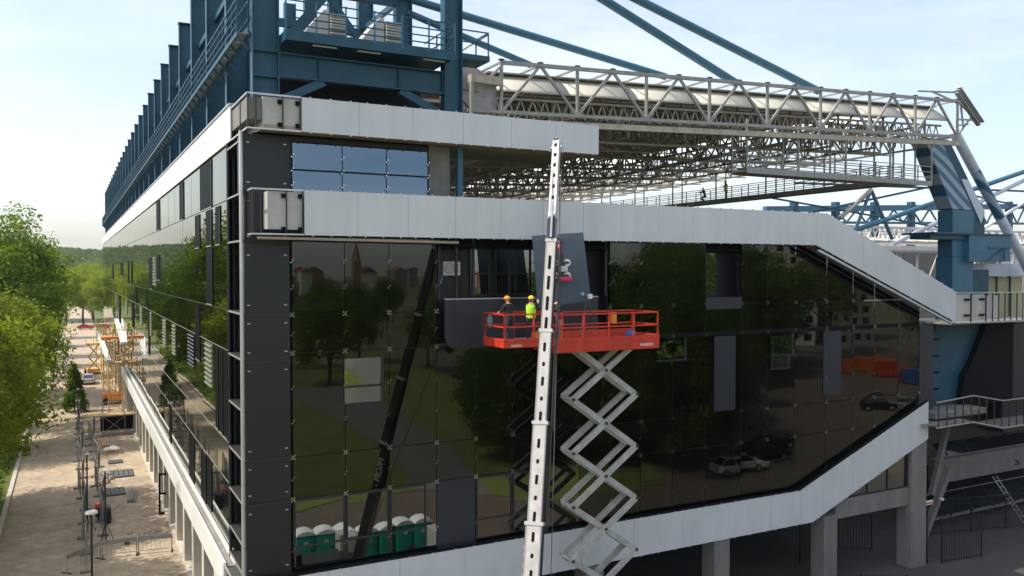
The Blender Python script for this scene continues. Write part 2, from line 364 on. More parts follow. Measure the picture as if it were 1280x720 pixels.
for i in range(len(XS) - 1):
    for j in range(5):
        if (i, j) in SLOT: continue
        g = 0.016; x0, x1, z1, z0 = XS[i] + g, XS[i + 1] - g, ZS[j] - g, ZS[j + 1] + g
        poly = [(x0, z0), (x1, z0), (x1, z1), (x0, z1)]
        poly = top_lim(poly)
        if len(poly) > 2: poly = poly_clip(poly, 0.39, -1.0, 0.39 * 28.0 - 4.3)
        if len(poly) < 3: continue
        xa = max(p[0] for p in poly); za = max(p[1] for p in poly); zb = min(p[1] for p in poly)
        if xa - min(p[0] for p in poly) < .15 or za - zb < .15: continue
        cx = (x0 + x1) / 2; cz = (z0 + z1) / 2
        if (i, j) == (3, 4): mat = 'slate_panel'
        elif j == 4 and i in (0, 1, 2, 4, 5, 6): mat = 'clear_glass'
        else: mat = 'facade_glass'
        o = MB().prism_xz([(x - cx, z - cz) for x, z in poly], -0.006, 0.006).build('glass_panel' if mat != 'slate_panel' else 'opaque_panel', mat, FG)
        o.location = (cx, 0, cz); o.rotation_euler = (R(rng.gauss(0, .19)), 0, R(rng.gauss(0, .19)))
# framed opening lights in the lowest row, and three casements standing open in the skin
for (x0, x1) in ((1.78, 3.82), (3.86, 5.67), (5.71, 7.3), (9.62, 11.38), (11.42, 13.13)):
    for (a, b_, c, d) in ((x0, x0 + .07, 6.0, 8.62), (x1 - .07, x1, 6.0, 8.62), (x0 + .07, x1 - .07, 8.54, 8.62), (x0 + .07, x1 - .07, 6.72, 6.79)): pbox('light_frame', 'dark_frame', FG, a, b_, -.05, -.012, c, d)
for (x0, x1, z0, z1, an) in ((3.80, 5.30, 12.95, 14.05, 3), (3.80, 5.30, 12.25, 12.87, 1), (19.3, 21.0, 13.2, 14.1, .6), (26.75, 28.3, 13.1, 14.1, -1.2), (26.75, 28.0, 12.4, 12.95, .4)):
    pbox('casement_pane', 'window_glass', FG, x0, x1, -.07, -.055, z0, z1, Matrix.Rotation(R(an), 4, 'X')); pbox('casement_frame', 'dark_frame', FG, x0, x1, -.08, -.045, z0 - .09, z0 - .02)
    pbox('casement_frame', 'dark_frame', FG, x1, x1 + .12, -.08, -.03, z0 - .09, z1 + .1)
rod('raking_tube', 'steel_blue', B, (35.6, .55, 13.9), (29.6, .55, 5.9), .2)
pbox('transom_cap', 'black', FG, 16.6, 38.7, -.05, -.01, 14.26, 14.46)
# opaque slate strips of the skin
for (x0, x1, z0, z1) in ((22.95, 24.35, 10.4, 14.2), (30.7, 32.1, 10.7, 14.2), (38.75, 40.0, 9.2, 14.3), (22.4, 24.75, 15.6, 16.2)):
    pbox('opaque_panel', 'slate_panel', FG, x0, x1, -0.045, -0.01, z0, z1)
# recessed loggia being glazed: slate apron with rounded lower corners
ap = []
x0, x1, z0, z1 = 8.15, 15.9, 14.25, 16.32
ap = [(x0, z1), (x0, z0 + .45), (x0 + .12, z0 + .15), (x0 + .4, z0), (x1 - .4, z0), (x1, z0 + .3), (x1, z1)]
APR = MB().prism_xz(ap, -0.05, 0.04).build('apron_panel', 'slate_panel', FG)
pbox('apron_cap', 'aluminium', FG, x0, x1, -0.07, 0.06, 16.325, 16.37)
for x in (7.95, 8.75, 9.55, 16.4):
    pbox('loggia_post', 'dark_frame', FG, x - .05, x + .05, 0.05, 0.16, 16.37, 18.9)
for x in (9.3, 10.2, 12.0, 14.0):
    for z in (14.75, 15.5): pbox('apron_clamp', 'steel_dark', FG, x - .07, x + .07, -0.075, -0.05, z - .025, z + .025)
# spider fittings on the joint crossings and clamps along the edges
sp = MB()
for a in (45, 135): sp.beam((-.09 * math.cos(R(a)), -0.02, -.09 * math.sin(R(a))), (.09 * math.cos(R(a)), -0.02, .09 * math.sin(R(a))), .022, .03)
for sx in (-1, 1):
    for sz in (-1, 1): sp.tube((sx * .066, -0.045, sz * .066), (sx * .066, 0.03, sz * .066), .026, n=8)
spm = sp.mesh('spider_fitting', 'chrome')
cl = MB()
for sx in (-1, 1): cl.tube((sx * .035, -0.035, sx * .05), (sx * .035, 0.02, sx * .05), .027, n=8)
clm = cl.mesh('glass_clamp', 'chrome')
def on_glass(x, z):
    return z < 19.3 + (29.4 - x) * 0.385 and z > 5.5 and z > 5.5 + (x - 28.0) * .39 and z < 18.85
for x in XS:
    for z in ZS[1:-1]:
        if on_glass(x, z) and not (8.2 < x < 15.5 and z > 14): link('spider_fitting', spm, FG, Matrix.Translation((x, -0.02, z)))
    for j in range(5):
        for f in ((.33, .66) if j in (0, 2) else (.5,)):
            z = ZS[j] + (ZS[j + 1] - ZS[j]) * f
            if on_glass(x, z) and not (8.2 < x < 16 and z > 14.0): link('glass_clamp', clm, FG, Matrix.Translation((x, -0.02, z)))

# ----- inner facade behind the glass skin
IW = MB().prism_xz([(1.7, 5.0), (29.2, 5.0), (38.9, 8.8), (38.9, 14.0), (29.5, 18.5), (1.7, 18.5)], 0.98, 1.12).build('inner_wall', 'black_panel', B)
pbox('ceiling_strip', 'black', IW, 1.7, 29.5, 0.05, 0.97, 18.55, 18.7); pbox('ceiling_slab', 'black', IW, 1.7, 29.2, 0.62, 9.0, 18.71, 18.97); pbox('ceiling_slab', 'black', IW, 1.7, 29.0, 1.13, 9.0, 18.3, 18.705)
def inner_window(x0, x1, z0, z1, n=2, mid=True, y=0.9, mat='window_glass', deep=True):
    f = MB(); t = .06
    f.box(x0, x1, y - .03, y + .06, z0, z0 + t); f.box(x0, x1, y - .03, y + .06, z1 - t, z1)
    f.box(x0, x0 + t, y - .029, y + .059, z0 + t, z1 - t); f.box(x1 - t, x1, y - .029, y + .059, z0 + t, z1 - t)
    for k in range(1, n):
        xx = x0 + (x1 - x0) * k / n; f.box(xx - t / 2, xx + t / 2, y - .028, y + .058, z0 + t, z1 - t)
    if mid: f.box(x0 + t, x1 - t, y - .027, y + .057, z0 + (z1 - z0) * .45, z0 + (z1 - z0) * .45 + t)
    f.build('window_frame', 'dark_frame', IW)
    for k in range(n):
        xa = x0 + (x1 - x0) * k / n + t / 2; xb = x0 + (x1 - x0) * (k + 1) / n - t / 2
        pbox('window_pane', mat, IW, xa, xb, y, y + .012, z0 + t, z1 - t, Matrix.Rotation(R(rng.gauss(0, .25)), 4, 'Z'))
for a in ((9.75, 10.75, 16.45, 18.55, 1), (10.9, 13.2, 16.45, 18.55, 2), (14.2, 15.6, 16.45, 18.55, 1), (17.0, 22.4, 15.9, 18.4, 3), (22.9, 23.9, 16.3, 18.5, 1),
          (3.95, 5.5, 12.2, 14.1, 1), (7.0, 7.9, 15.6, 17.4, 1), (26.6, 28.4, 12.1, 14.1, 2), (19.7, 20.9, 13.0, 14.1, 1), (24.7, 25.6, 10.6, 14.0, 1), (33.0, 34.0, 10.6, 14.0, 1),
          (1.9, 3.7, 5.7, 8.5, 1), (3.95, 5.4, 5.7, 8.5, 1), (5.75, 7.4, 5.7, 8.5, 1), (9.6, 12.6, 5.6, 8.5, 2), (14.5, 16.0, 5.6, 8.5, 1)):
    inner_window(*a)
# open casement leaning out of the inner wall
MB().prism_yz([(0.55, 12.75), (0.9, 13.55), (0.93, 13.53), (0.58, 12.72)], 19.6, 22.4).build('open_casement', 'window_glass', IW)
# ----- upper storey window over the white band
UW = MB().box(1.6, 7.45, 0.1, 0.24, 20.5, 22.75).build('upper_wall', 'black_panel', B)
for i, (a, b_) in enumerate(((1.80, 3.74), (3.78, 5.58), (5.62, 7.38))):
    for (z0, z1) in ((19.9, 21.43), (21.49, 22.55)):
        o = pbox('sky_pane', 'sky_window', UW, a, b_, -0.03, -0.01, z0, z1, Matrix.Rotation(R(-3.5 + rng.gauss(0, .1)), 4, 'X'))
for x in (1.78, 3.76, 5.6, 7.4):
    for z in (20.9, 21.46, 22.0): link('glass_clamp', clm, UW, Matrix.Translation((x, -0.08, z)))
pbox('concrete_pier', 'concrete', B, 7.5, 8.45, 0.1, 0.6, 19.0, 22.8)
pbox('steel_post', 'steel_blue_light', B, 8.75, 8.98, -0.1, 0.15, 19.0, 22.85)
pbox('steel_post', 'steel_blue', B, 8.5, 8.6, 0.3, 0.5, 19.0, 22.85)

# ----- bands
clipm = MB().tube((0, -.02, 0), (0, .03, 0), .03, n=6).mesh('panel_clip', 'aluminium')
def band_panels(parent, segs, y=-1.0, th=.05):
    for (xa, za0, za1, xb, zb0, zb1) in segs:
        cx, cz = (xa + xb) / 2, (za0 + zb1) / 2; g = .006
        o = MB().prism_xz([(xa + g - cx, za0 - cz), (xb - g - cx, zb0 - cz), (xb - g - cx, zb1 - cz), (xa + g - cx, za1 - cz)], -th / 2, th / 2).build('cladding_panel', 'white_panel', parent)
        o.location = (cx, y + rng.gauss(0, .002), cz); o.rotation_euler = (R(rng.gauss(0, .12)), 0, R(rng.gauss(0, .12)))
        for f in (.15, .5, .85):
            xx = xa + (xb - xa) * f
            link('panel_clip', clipm, parent, Matrix.Translation((xx, y - .02, za0 + (zb0 - za0) * f - .02)))
            link('panel_clip', clipm, parent, Matrix.Translation((xx, y - .02, za1 + (zb1 - za1) * f + .02)))
def cage(parent, x0, x1, z0, z1, y=-1.0, yb=0.0):
    # unclad corner of a band: pale backing board in a steel frame, returning along the end
    pbox('backing_board', 'panel_back', parent, x0 + .62, x1 - .02, y + .12, y + .17, z0 + .06, z1 - .06)
    pbox('backing_board', 'panel_back', parent, x0 + .57, x0 + .62, y + .12, yb, z0 + .06, z1 - .06)
    for z in (z0, z1):
        bar('frame_rail', 'aluminium', parent, (x0, y, z), (x1, y, z), .07, .06); bar('frame_rail', 'aluminium', parent, (x0, y, z), (x0, yb, z), .07, .06)
    for x in (x0 + .01, x0 + .3, (x0 + .6 + x1) / 2, x1 - .03): bar('frame_post', 'steel_dark', parent, (x, y + .01, z0), (x, y + .01, z1), .05)
    for yy in (y + (yb - y) * .45, yb): bar('frame_post', 'steel_dark', parent, (x0 + .01, yy, z0), (x0 + .01, yy, z1), .05)
    for x in ((x0 + .6 + x1) / 2 - .1, x1 - .12):
        for z in (z0 + .2, z1 - .22): pbox('bracket', 'black', parent, x - .07, x + .07, y + .02, y + .12, z - .08, z + .08)
def steps(a, b, n): return [a + (b - a) * k / n for k in range(n + 1)]
# top band (roof edge)
TB = MB().box(0.55, 15.22, -0.9, 3.6, 22.84, 22.98).box(0.2, 9.2, 3.6, 158, 22.9, 23.1).box(15.1, 15.22, -0.9, 3.0, 22.99, 24.0).box(1.9, 15.1, -0.92, -0.85, 22.99, 23.95).build('top_band', 'soffit', B)
xs = steps(1.92, 15.26, 6)
band_panels(TB, [(xs[k], 22.78, 24.07, xs[k + 1], 22.78, 24.07) for k in range(6)])
cage(TB, -0.05, 1.9, 22.79, 24.06, -1.0, 2.35)
for k, (ya, yb) in enumerate(zip(steps(2.45, 158, 26)[:-1], steps(2.45, 158, 26)[1:])):
    pbox('cladding_panel', 'white_side', TB, -0.10, -0.04, ya + .01, yb - .01, 22.78, 24.2, Matrix.Rotation(R(rng.gauss(0, .05)), 4, 'Z'))
pbox('coping', 'aluminium', TB, -0.16, 0.1, 2.4, 158, 24.21, 24.27)
pbox('roof_deck', 'concrete', TB, -0.03, 9.3, -0.8, 158, 23.15, 23.95)
# upper band
UB = MB().box(0.5, 29.3, -0.93, 0.6, 18.98, 19.1).prism_xz([(29.3, 18.97), (40.6, 14.55), (40.6, 14.7), (29.3, 19.12)], -0.93, -0.72).build('upper_band', 'black', B)
segs = [];
xs = steps(2.0, 29.0, 13)
for k in range(13): segs.append((xs[k], 18.90, 20.60, xs[k + 1], 18.90, 20.60 if k < 12 else 20.58))
ub = lambda x: 18.90 if x <= 29.0 else 18.90 - (x - 29.0) * (18.90 - 14.46) / 11.66
ut = lambda x: 20.58 if x <= 29.85 else 20.58 - (x - 29.85) * (20.58 - 16.27) / 10.81
xs = [29.0, 29.85, 32.6, 35.3, 38.0, 40.66]
for a, b_ in zip(xs[:-1], xs[1:]): segs.append((a, ub(a), ut(a), b_, ub(b_), ut(b_)))
band_panels(UB, segs)
cage(UB, 0.10, 1.98, 18.92, 20.58, -1.0, -0.1)
bar('lower_trim', 'soffit', UB, (0.3, -0.9, 18.78), (8.4, -0.9, 18.72), .10, .10)
bar('lower_trim', 'aluminium', UB, (29.2, -0.98, 18.62), (40.3, -0.98, 14.42), .14, .12)
bar('lower_trim', 'black', UB, (29.2, -0.93, 18.80), (40.3, -0.93, 14.55), .14, .12)
# lower band
LB = MB().box(0.3, 29.2, -0.36, 0.05, 4.05, 4.2).prism_xz([(29.2, 4.05), (39.0, 7.7), (39.0, 7.85), (29.2, 4.2)], -0.36, 0.0).build('lower_band', 'concrete', B)
lt = lambda x: 5.76 if x <= 28.64 else 5.76 + (x - 28.64) * (9.77 - 5.76) / 10.42
lb = lambda x: 3.95 if x <= 29.56 else 3.95 + (x - 29.56) * (7.58 - 3.95) / 9.5
xs = steps(0.1, 26.5, 9) + [28.64, 29.56, 32.7, 35.9, 39.06]
band_panels(LB, [(a, lb(a), lt(a), b_, lb(b_), lt(b_)) for a, b_ in zip(xs[:-1], xs[1:])], y=-.42)
bar('dark_capping', 'black', LB, (0.1, -0.3, 5.79), (28.64, -0.3, 5.79), .16, .05); bar('dark_capping', 'black', LB, (28.64, -0.3, 5.79), (39.06, -0.3, 9.8), .16, .05)

# ----- side glazing along the street
SZ = [22.8, 20.5, 18.7, 15.9, 14.2, 10.3, 8.6, 5.95]
SG = MB()
for y in steps(3.4, 158, 38): SG.box(0.12, 0.22, y - .03, y + .03, 5.9, 22.7)
SG = SG.build('side_glazing', 'dark_frame', B)
ys = steps(3.4, 158, 38)
for k in range(38):
    for j in range(7):
        if SZ[j] == 20.5: continue
        z1 = SZ[j]; z0 = SZ[j + 1]
        if z1 == 18.7: z1 = 20.5
        z1 -= .02; z0 += .02
        M = Matrix.Rotation(R(rng.gauss(0, .10)), 4, 'Z') @ Matrix.Rotation(R(rng.gauss(0, .05)), 4, 'Y')
        pbox('glass_panel', 'side_glass', SG, -0.006, 0.006, ys[k] + .012, ys[k + 1] - .012, z0, z1, M)
SW = MB().box(0.9, 1.1, 3.5, 158, 5.9, 22.8).build('side_inner_wall', 'black', B)
bar('joint_strip', 'galvanised', SG, (-0.012, 3.4, 10.3), (-0.012, 158, 10.3), .012, .035); bar('joint_strip', 'galvanised', SG, (-0.012, 3.4, 14.2), (-0.012, 158, 14.2), .012, .03)
bar('joint_strip', 'galvanised', SG, (-0.012, 3.4, 8.6), (-0.012, 158, 8.6), .012, .035); bar('joint_strip', 'steel_dark', SG, (-0.02, 3.4, 15.9), (-0.02, 158, 15.9), .02, .04)
SLOTS = [(33.7, 36.3, 20.5, 22.7), (19.0, 21.0, 20.5, 22.7), (8.1, 12.0, 20.5, 22.7), (12.3, 14.0, 18.7, 20.4), (8.2, 10.0, 18.7, 20.4), (5.7, 7.0, 18.7, 20.4), (8.1, 10.0, 15.95, 18.6),
         (40.3, 43.4, 16.0, 18.6), (34.1, 36.7, 16.8, 18.7), (71.1, 73.4, 16.0, 18.6), (64.9, 67.5, 16.0, 18.5), (83.3, 89.1, 16.8, 18.5), (110, 116, 16.0, 18.5), (59.1, 61.5, 14.2, 15.8), (45.7, 47.4, 14.3, 15.9),
         (63.0, 66.9, 11.4, 14.1), (43.5, 45.1, 10.4, 14.1), (12.6, 14.2, 12.9, 15.8), (4.1, 5.1, 10.4, 14.1), (5.4, 6.3, 10.4, 14.1), (6.6, 7.4, 10.4, 14.1), (15.3, 17.4, 6.0, 8.5), (10.8, 12.5, 6.0, 8.4), (8.9, 10.3, 6.1, 8.5), (90, 95, 10.4, 14.1), (27, 28.2, 6.0, 8.5)]
for (a, b_, z0, z1) in SLOTS:
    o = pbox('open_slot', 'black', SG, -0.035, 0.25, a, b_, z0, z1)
    pbox('slot_frame', 'dark_frame', SG, -0.05, -0.03, a - .03, a + .06, z0, z1); pbox('slot_frame', 'galvanised', SG, -0.05, -0.03, a + .06, b_, z0 - .02, z0 + .03)
for n_, (a, b_, z0, z1) in enumerate([(100.9, 103.4, 12.4, 14.1), (51.8, 54.4, 12.4, 14.1), (41.5, 43.0, 12.1, 14.1), (29.8, 32.1, 12.1, 14.1), (23.8, 25.7, 12.1, 14.1), (14.6, 17.3, 12.3, 14.1), (8.3, 10.7, 12.0, 14.1), (37.0, 40.0, 16.3, 18.6), (75, 78, 12.3, 14.1)]):
    pbox('louvre_frame', 'louvre_green' if n_ != 5 else 'black', SG, -0.03, 0.05, a, b_, z0, z1)
    n = 9
    for q in range(n):
        z = z0 + (z1 - z0) * (q + .5) / n
        pbox('louvre_blade', 'louvre_green' if n_ not in (5,) else 'dark_frame', SG, -0.10, -0.03, a + .05, b_ - .05, z - .012, z + .012, Matrix.Rotation(R(-35), 4, 'Y'))

# ----- street ledge with white kerbs, and the concrete columns under it
LE = MB().box(-0.42, 0.25, 2.2, 80, 4.9, 5.62).build('street_ledge', 'pale_concrete', B)
for a, b_ in zip(steps(2.2, 80, 13)[:-1], steps(2.2, 80, 13)[1:]):
    pbox('ledge_kerb', 'white_side', LE, -0.52, -0.42, a + .01, b_ - .01, 4.75, 5.84)
    pbox('ledge_deck', 'concrete', LE, -0.41, -0.09, a + .01, b_ - .01, 5.60, 5.68)
    pbox('ledge_upstand', 'white_side', LE, -0.085, -0.03, a + .01, b_ - .01, 5.6, 5.93)
bar('ledge_end_rail', 'aluminium', LE, (-.5, 2.1, 5.8), (-.5, -0.9, 5.8), .06); bar('ledge_end_rail', 'aluminium', LE, (-.05, 2.1, 5.8), (-.05, -0.9, 5.8), .06)
bar('ledge_end_rail', 'aluminium', LE, (-.5, 2.1, 4.9), (-.5, -0.9, 4.9), .06)
for yy in (1.2, 0.2, -0.8): bar('ledge_end_post', 'steel_dark', LE, (-.5, yy, 4.9), (-.5, yy, 5.8), .05)
for k in range(36):
    y = 8.0 + k * 4.15
    pbox('column', 'pale_concrete', B, 0.03, 0.65, y, y + .75, 0.0, 4.9)
pbox('plinth', 'pale_concrete', B, -0.02, 0.7, 4, 158, -0.05, 0.18)
pbox('recessed_wall', 'pale_concrete', B, 3.6, 3.8, 3, 158, 0, 5.2)

# ----- front arcade: pillars, beams, back wall
for x in (0.4, 7.9, 15.6, 23.3, 31.1):
    pbox('pillar', 'concrete', B, x - .55, x + .45, -0.34, 0.6, 0.0, 4.04)
pbox('pillar', 'concrete', B, 37.7, 39.05, -0.36, 0.6, 0.0, 7.6)
pbox('arcade_beam', 'concrete', B, 31.55, 37.68, -0.2, 0.4, 3.75, 4.8)
pbox('arcade_soffit', 'concrete', B, 0.5, 38.0, 0.2, 9.2, 3.7, 3.98)
bw = MB().box(0.5, 40, 9.2, 9.6, 0, 3.9).build('arcade_back_wall', 'concrete', B)
for (x0, x1, z0, z1) in ((23.5, 28.5, 1.4, 3.2), (33.6, 35.2, 1.9, 2.7), (36.6, 38.0, 1.9, 2.8), (30.5, 32.0, 0.1, 2.4)):
    pbox('vent_window', 'black', bw, x0, x1, 9.12, 9.19, z0, z1); pbox('window_bar', 'dark_frame', bw, (x0 + x1) / 2 - .04, (x0 + x1) / 2 + .04, 9.08, 9.12, z0, z1)
MB().prism_xz([(32.2, 4.82), (37.68, 4.82), (37.68, 7.2), (37.4, 7.1)], -0.10, -0.08).build('gable_window', 'window_glass', B)
gw = MB().prism_xz([(31.0, 4.7), (37.7, 4.7), (37.7, 7.4)], 0.25, 0.4).build('gable_room_wall', 'panel_back', B)
for x in (34.2, 35.9): bar('gable_mullion', 'dark_frame', gw, (x, -.12, 4.8), (x, -.12, 4.6 + (x - 31.0) * .39), .07)
bar('gable_mullion', 'dark_frame', gw, (31.8, -.12, 4.86), (37.65, -.12, 4.86), .1); bar('gable_mullion', 'dark_frame', gw, (37.6, -.12, 4.8), (37.6, -.12, 7.1), .1)

# ----- right end: upper balustrade, dark walls, stair balustrade, raking glazing
RB = MB().box(40.66, 56, -0.9, 2, 14.3, 14.42).build('upper_balcony', 'concrete', B)
bar('balcony_rail', 'aluminium', RB, (40.68, -1, 16.22), (56, -1, 16.1), .07, .05); bar('balcony_rail', 'aluminium', RB, (40.68, -1, 14.42), (56, -1, 14.28), .07, .06)
pbox('backing_board', 'panel_back', RB, 40.7, 43.6, -0.88, -0.82, 14.5, 16.1); pbox('backing_board', 'panel_back', RB, 43.62, 45.2, -0.7, -0.66, 14.6, 16.0)
for x in (42.1, 43.55): bar('frame_post', 'black', RB, (x, -1, 14.4), (x, -1, 16.2), .06)
for x in (41.6, 43.05):
    for z in (14.85, 15.8): pbox('bracket', 'black', RB, x - .02, x + .45, -0.97, -0.9, z - .06, z + .06)
for k in range(18): bar('baluster', 'dark_frame', RB, (44.2 + k * .62, -1, 14.4), (44.2 + k * .62, -1, 16.15), .055)
RW = MB().box(44.0, 50.6, 3.4, 3.7, 6.0, 14.25).box(50.6, 62, 2.2, 3.39, 6.4, 14.25).build('dark_end_wall', 'black_panel', B)
MB().prism_xz([(41.0, 9.0), (44.5, 9.0), (47.6, 14.3), (42.6, 14.3)], 1.6, 2.9).build('raking_column', 'steel_blue', B)
MB().prism_xz([(44.5, 8.8), (50.0, 8.8), (50.0, 14.28), (47.3, 14.28), (45.6, 11.6), (44.9, 10.8)], 1.2, 3.38).build('dark_buttress', 'black', B)
pbox('slab_edge', 'concrete', B, 40.0, 45.0, -0.2, 3.0, 8.6, 8.95)
for z in (10.4, 11.4, 12.4, 13.4): pbox('cladding_bracket', 'black', FG, 40.0, 40.55, -0.06, 0.02, z - .06, z + .06)
ST = MB().prism_xz([(39.1, 8.35), (42.45, 8.3), (45.5, 7.65), (56, 7.7), (56, 7.82), (45.5, 7.79), (42.45, 8.44), (38.3, 8.49)], -0.95, 1.0).build('stair_landing', 'concrete', B)
pts = [(39.0, 9.8), (42.45, 9.98), (45.4, 9.46), (47.7, 9.46), (56, 9.5)]; ptb = [(39.0, 8.3), (42.45, 8.37), (45.5, 7.74), (47.7, 7.77), (56, 7.75)]
for a, b_ in zip(pts[:-1], pts[1:]): bar('stair_rail', 'aluminium', ST, (a[0], -1, a[1]), (b_[0], -1, b_[1]), .07, .06)
for a, b_ in zip(ptb[:-1], ptb[1:]): bar('stair_rail', 'aluminium', ST, (a[0], -1, a[1]), (b_[0], -1, b_[1]), .07, .07)
def il(pp, x):
    for a, b_ in zip(pp[:-1], pp[1:]):
        if a[0] <= x <= b_[0]: return a[1] + (b_[1] - a[1]) * (x - a[0]) / (b_[0] - a[0])
for k in range(22):
    x = 39.2 + k * .76; bar('baluster', 'dark_frame', ST, (x, -1, il(ptb, x)), (x, -1, il(pts, x)), .05)
bar('stair_end_post', 'letter_white', ST, (47.75, -1, 7.7), (47.75, -1, 9.5), .08)
# raking glazed walls with concrete beam
CB = MB().box(44.2, 64, 2.6, 3.2, 3.55, 5.1).build('ramp_beam', 'concrete', B)
text('beam_number', '26', .62, 'black', CB, Matrix.Translation((52.9, 2.59, 4.05)) @ Matrix.Rotation(R(90), 4, 'X'))
for (zb, zt, yb, yt, nm) in ((5.12, 7.6, 2.9, 5.4, 'upper_raking_glazing'), (0.4, 3.5, 4.2, 7.0, 'lower_raking_glazing')):
    g = MB().prism_yz([(yb, zb), (yb + .05, zb), (yt + .05, zt), (yt, zt)], 45.2, 66).build(nm, 'dark_glazing', B)
    for k in range(8): bar('glazing_bar', 'dark_frame', g, (45.8 + k * 2.4, yb - .03, zb), (45.3 + k * 2.4 + 1.1, yt - .03, zt), .07)
    for f in (0.02, .45, .98): bar('glazing_bar', 'galvanised', g, (45.2, yb + (yt - yb) * f - .05, zb + (zt - zb) * f), (66, yb + (yt - yb) * f - .05, zb + (zt - zb) * f), .06)
bar('raking_strut', 'concrete', B, (41.7, 1.2, 3.5), (43.4, 1.2, 8.3), .3, .3); bar('raking_strut', 'concrete', B, (40.6, 1.2, 0.2), (43.4, 1.2, 5.0), .35, .35)
pbox('strut_lamp', 'letter_white', B, 42.05, 42.25, 0.7, 0.9, 3.2, 3.35)
# ------------------------------------------------------------------ blue roof steelwork (part of the stand)
def i_col(m, x0, x1, y0, y1, z0, z1, t=.05):
    m.box(x0, x0 + t, y0, y1, z0, z1); m.box(x1 - t, x1, y0, y1, z0, z1); ym = (y0 + y1) / 2
    m.box(x0 + t, x1 - t, ym - .02, ym + .02, z0, z1)
for k in range(27):
    y0 = 0.4 + 5.98 * k
    c = MB(); i_col(c, .40, 1.42, y0, y0 + .46, 23.95, 33.2)
    c.box(.36, 1.46, y0 - .03, y0 + .49, 33.2, 33.26)
    if k == 0:
        for z in (25.05, 26.02): c.box(.45, 1.37, y0 + .02, y0 + .21, z - .02, z + .02)
    co = c.build('outer_column', 'steel_blue', B)
    if k < 9:
        m = MB(); i_col(m, 8.36, 9.2, y0, y0 + .46, 23.95, 37.4); m.build('inner_mast', 'steel_blue', B)
        g = MB(); g.box(1.42, 8.36, y0 + .21, y0 + .25, 25.13, 26.0); g.box(1.42, 8.36, y0 + .02, y0 + .44, 25.99, 26.04); g.box(1.42, 8.36, y0 + .02, y0 + .44, 25.08, 25.13)
        for x in (1.46, 3.0, 6.35, 8.3): g.box(x - .02, x + .02, y0 + .05, y0 + .21, 25.13, 25.99)
        g.build('girder', 'steel_blue', B)
        bar('haunch_brace', 'steel_blue', B, (1.5, y0 + .23, 24.2), (3.2, y0 + .23, 25.08), .3, .32); bar('haunch_brace', 'steel_blue', B, (8.3, y0 + .23, 24.2), (6.4, y0 + .23, 25.08), .3, .32)
        if k > 0 and k < 7:
            d = MB(); d.beam((1.45, y0 + .23, 26.2), (5.0, y0 + .23, 30.6), .35, .4); d.beam((8.4, y0 + .23, 26.3), (5.0, y0 + .23, 30.6), .22, .26); d.beam((1.4, y0 + .23, 30.7), (8.5, y0 + .23, 30.7), .3, .4)
            d.build('portal_brace', 'steel_blue', B)
    elif k % 1 == 0:
        pbox('girder', 'steel_blue', B, 1.42, 8.4, y0 + .1, y0 + .4, 25.1, 26.0)
# longitudinal members between the frames
for z, x in ((27.6, .9), (30.4, .9), (26.1, 8.8), (31.0, 8.8)): bar('eaves_beam', 'steel_blue', B, (x, .9, z), (x, 156, z), .2, .28)
pbox('inner_screen', 'steel_blue', B, 1.7, 1.75, 7.0, 156, 24.0, 25.4)
pbox('inner_screen', 'black_panel', B, 1.62, 8.3, 3.0, 3.1, 23.96, 26.4)  # added black sheet stands in for the dark space behind the girder
# front plant platform
PP = MB().box(1.48, 8.5, -0.35, 4.5, 26.42, 26.46).box(1.47, 8.52, -0.40, -0.34, 26.33, 26.72).box(1.47, 1.53, -0.34, 4.5, 26.33, 26.72).build('plant_platform', 'steel_blue', B)
for k in range(7):
    x = 1.5 + k * 1.165; bar('platform_post', 'steel_blue_light', PP, (x, -0.38, 26.6), (x, -0.38, 27.9), .055)
for z in (27.85, 27.5, 27.2, 26.92): bar('platform_rail', 'steel_blue', PP, (1.5, -0.38, z), (8.5, -0.38, z), .045)
for y in (.4, 1.6): bar('platform_post', 'steel_blue', PP, (8.5, y, 26.6), (8.5, y, 27.9), .05)
for z in (27.85, 27.4, 26.95): bar('platform_rail', 'steel_blue', PP, (8.5, -.38, z), (8.5, 3, z), .045)
for x in (2.6, 4.4, 7.2): pbox('batten_light', 'letter_white', PP, x, x + .95, -0.1, 0.0, 26.30, 26.34)
# end platform right of the mast
EP = MB().box(9.25, 10.6, 0.6, 2.0, 26.75, 26.98).build('end_platform', 'steel_blue', B)
for (p, q) in (((9.25, .65, 28.0), (10.55, .65, 28.0)), ((9.25, .65, 27.5), (10.55, .65, 27.5)), ((10.55, .65, 26.9), (10.55, .65, 28.0)), ((9.3, .65, 27.1), (10.5, .65, 27.9)), ((10.55, .65, 28.0), (10.55, 2.0, 28.0)), ((9.95, .65, 26.9), (9.95, .65, 27.6))):
    bar('platform_rail', 'steel_blue', EP, p, q, .05)
# street-side maintenance catwalk
CW = MB().box(-0.12, -0.06, .7, 157, 26.55, 26.72).box(.33, .39, .7, 157, 26.55, 26.72).build('eaves_catwalk', 'steel_blue', B)
for k in range(105):
    y = .8 + k * 1.5
    pbox('deck_plate', 'galvanised', CW, -0.06, .33, y, y + 1.2, 26.66, 26.69)
    bar('deck_bracket', 'steel_blue', CW, (.42, y, 26.0), (-.1, y, 26.55), .07, .1)
for k in range(140): y = .8 + k * 1.12; bar('catwalk_post', 'steel_blue', CW, (-.09, y, 26.6), (-.09, y, 28.0), .05)
for z in (27.98, 27.65, 27.3, 26.98): bar('catwalk_rail', 'steel_blue_light' if z > 27.9 else 'steel_blue', CW, (-.09, .75, z), (-.09, 157, z), .045)
for k in range(53): y = 1.0 + k * 2.95; bar('inner_post', 'steel_blue', CW, (.36, y, 26.6), (.36, y, 28.0), .05)
for z in (27.98, 27.3): bar('inner_rail', 'steel_blue', CW, (.36, .75, z), (.36, 157, z), .045)
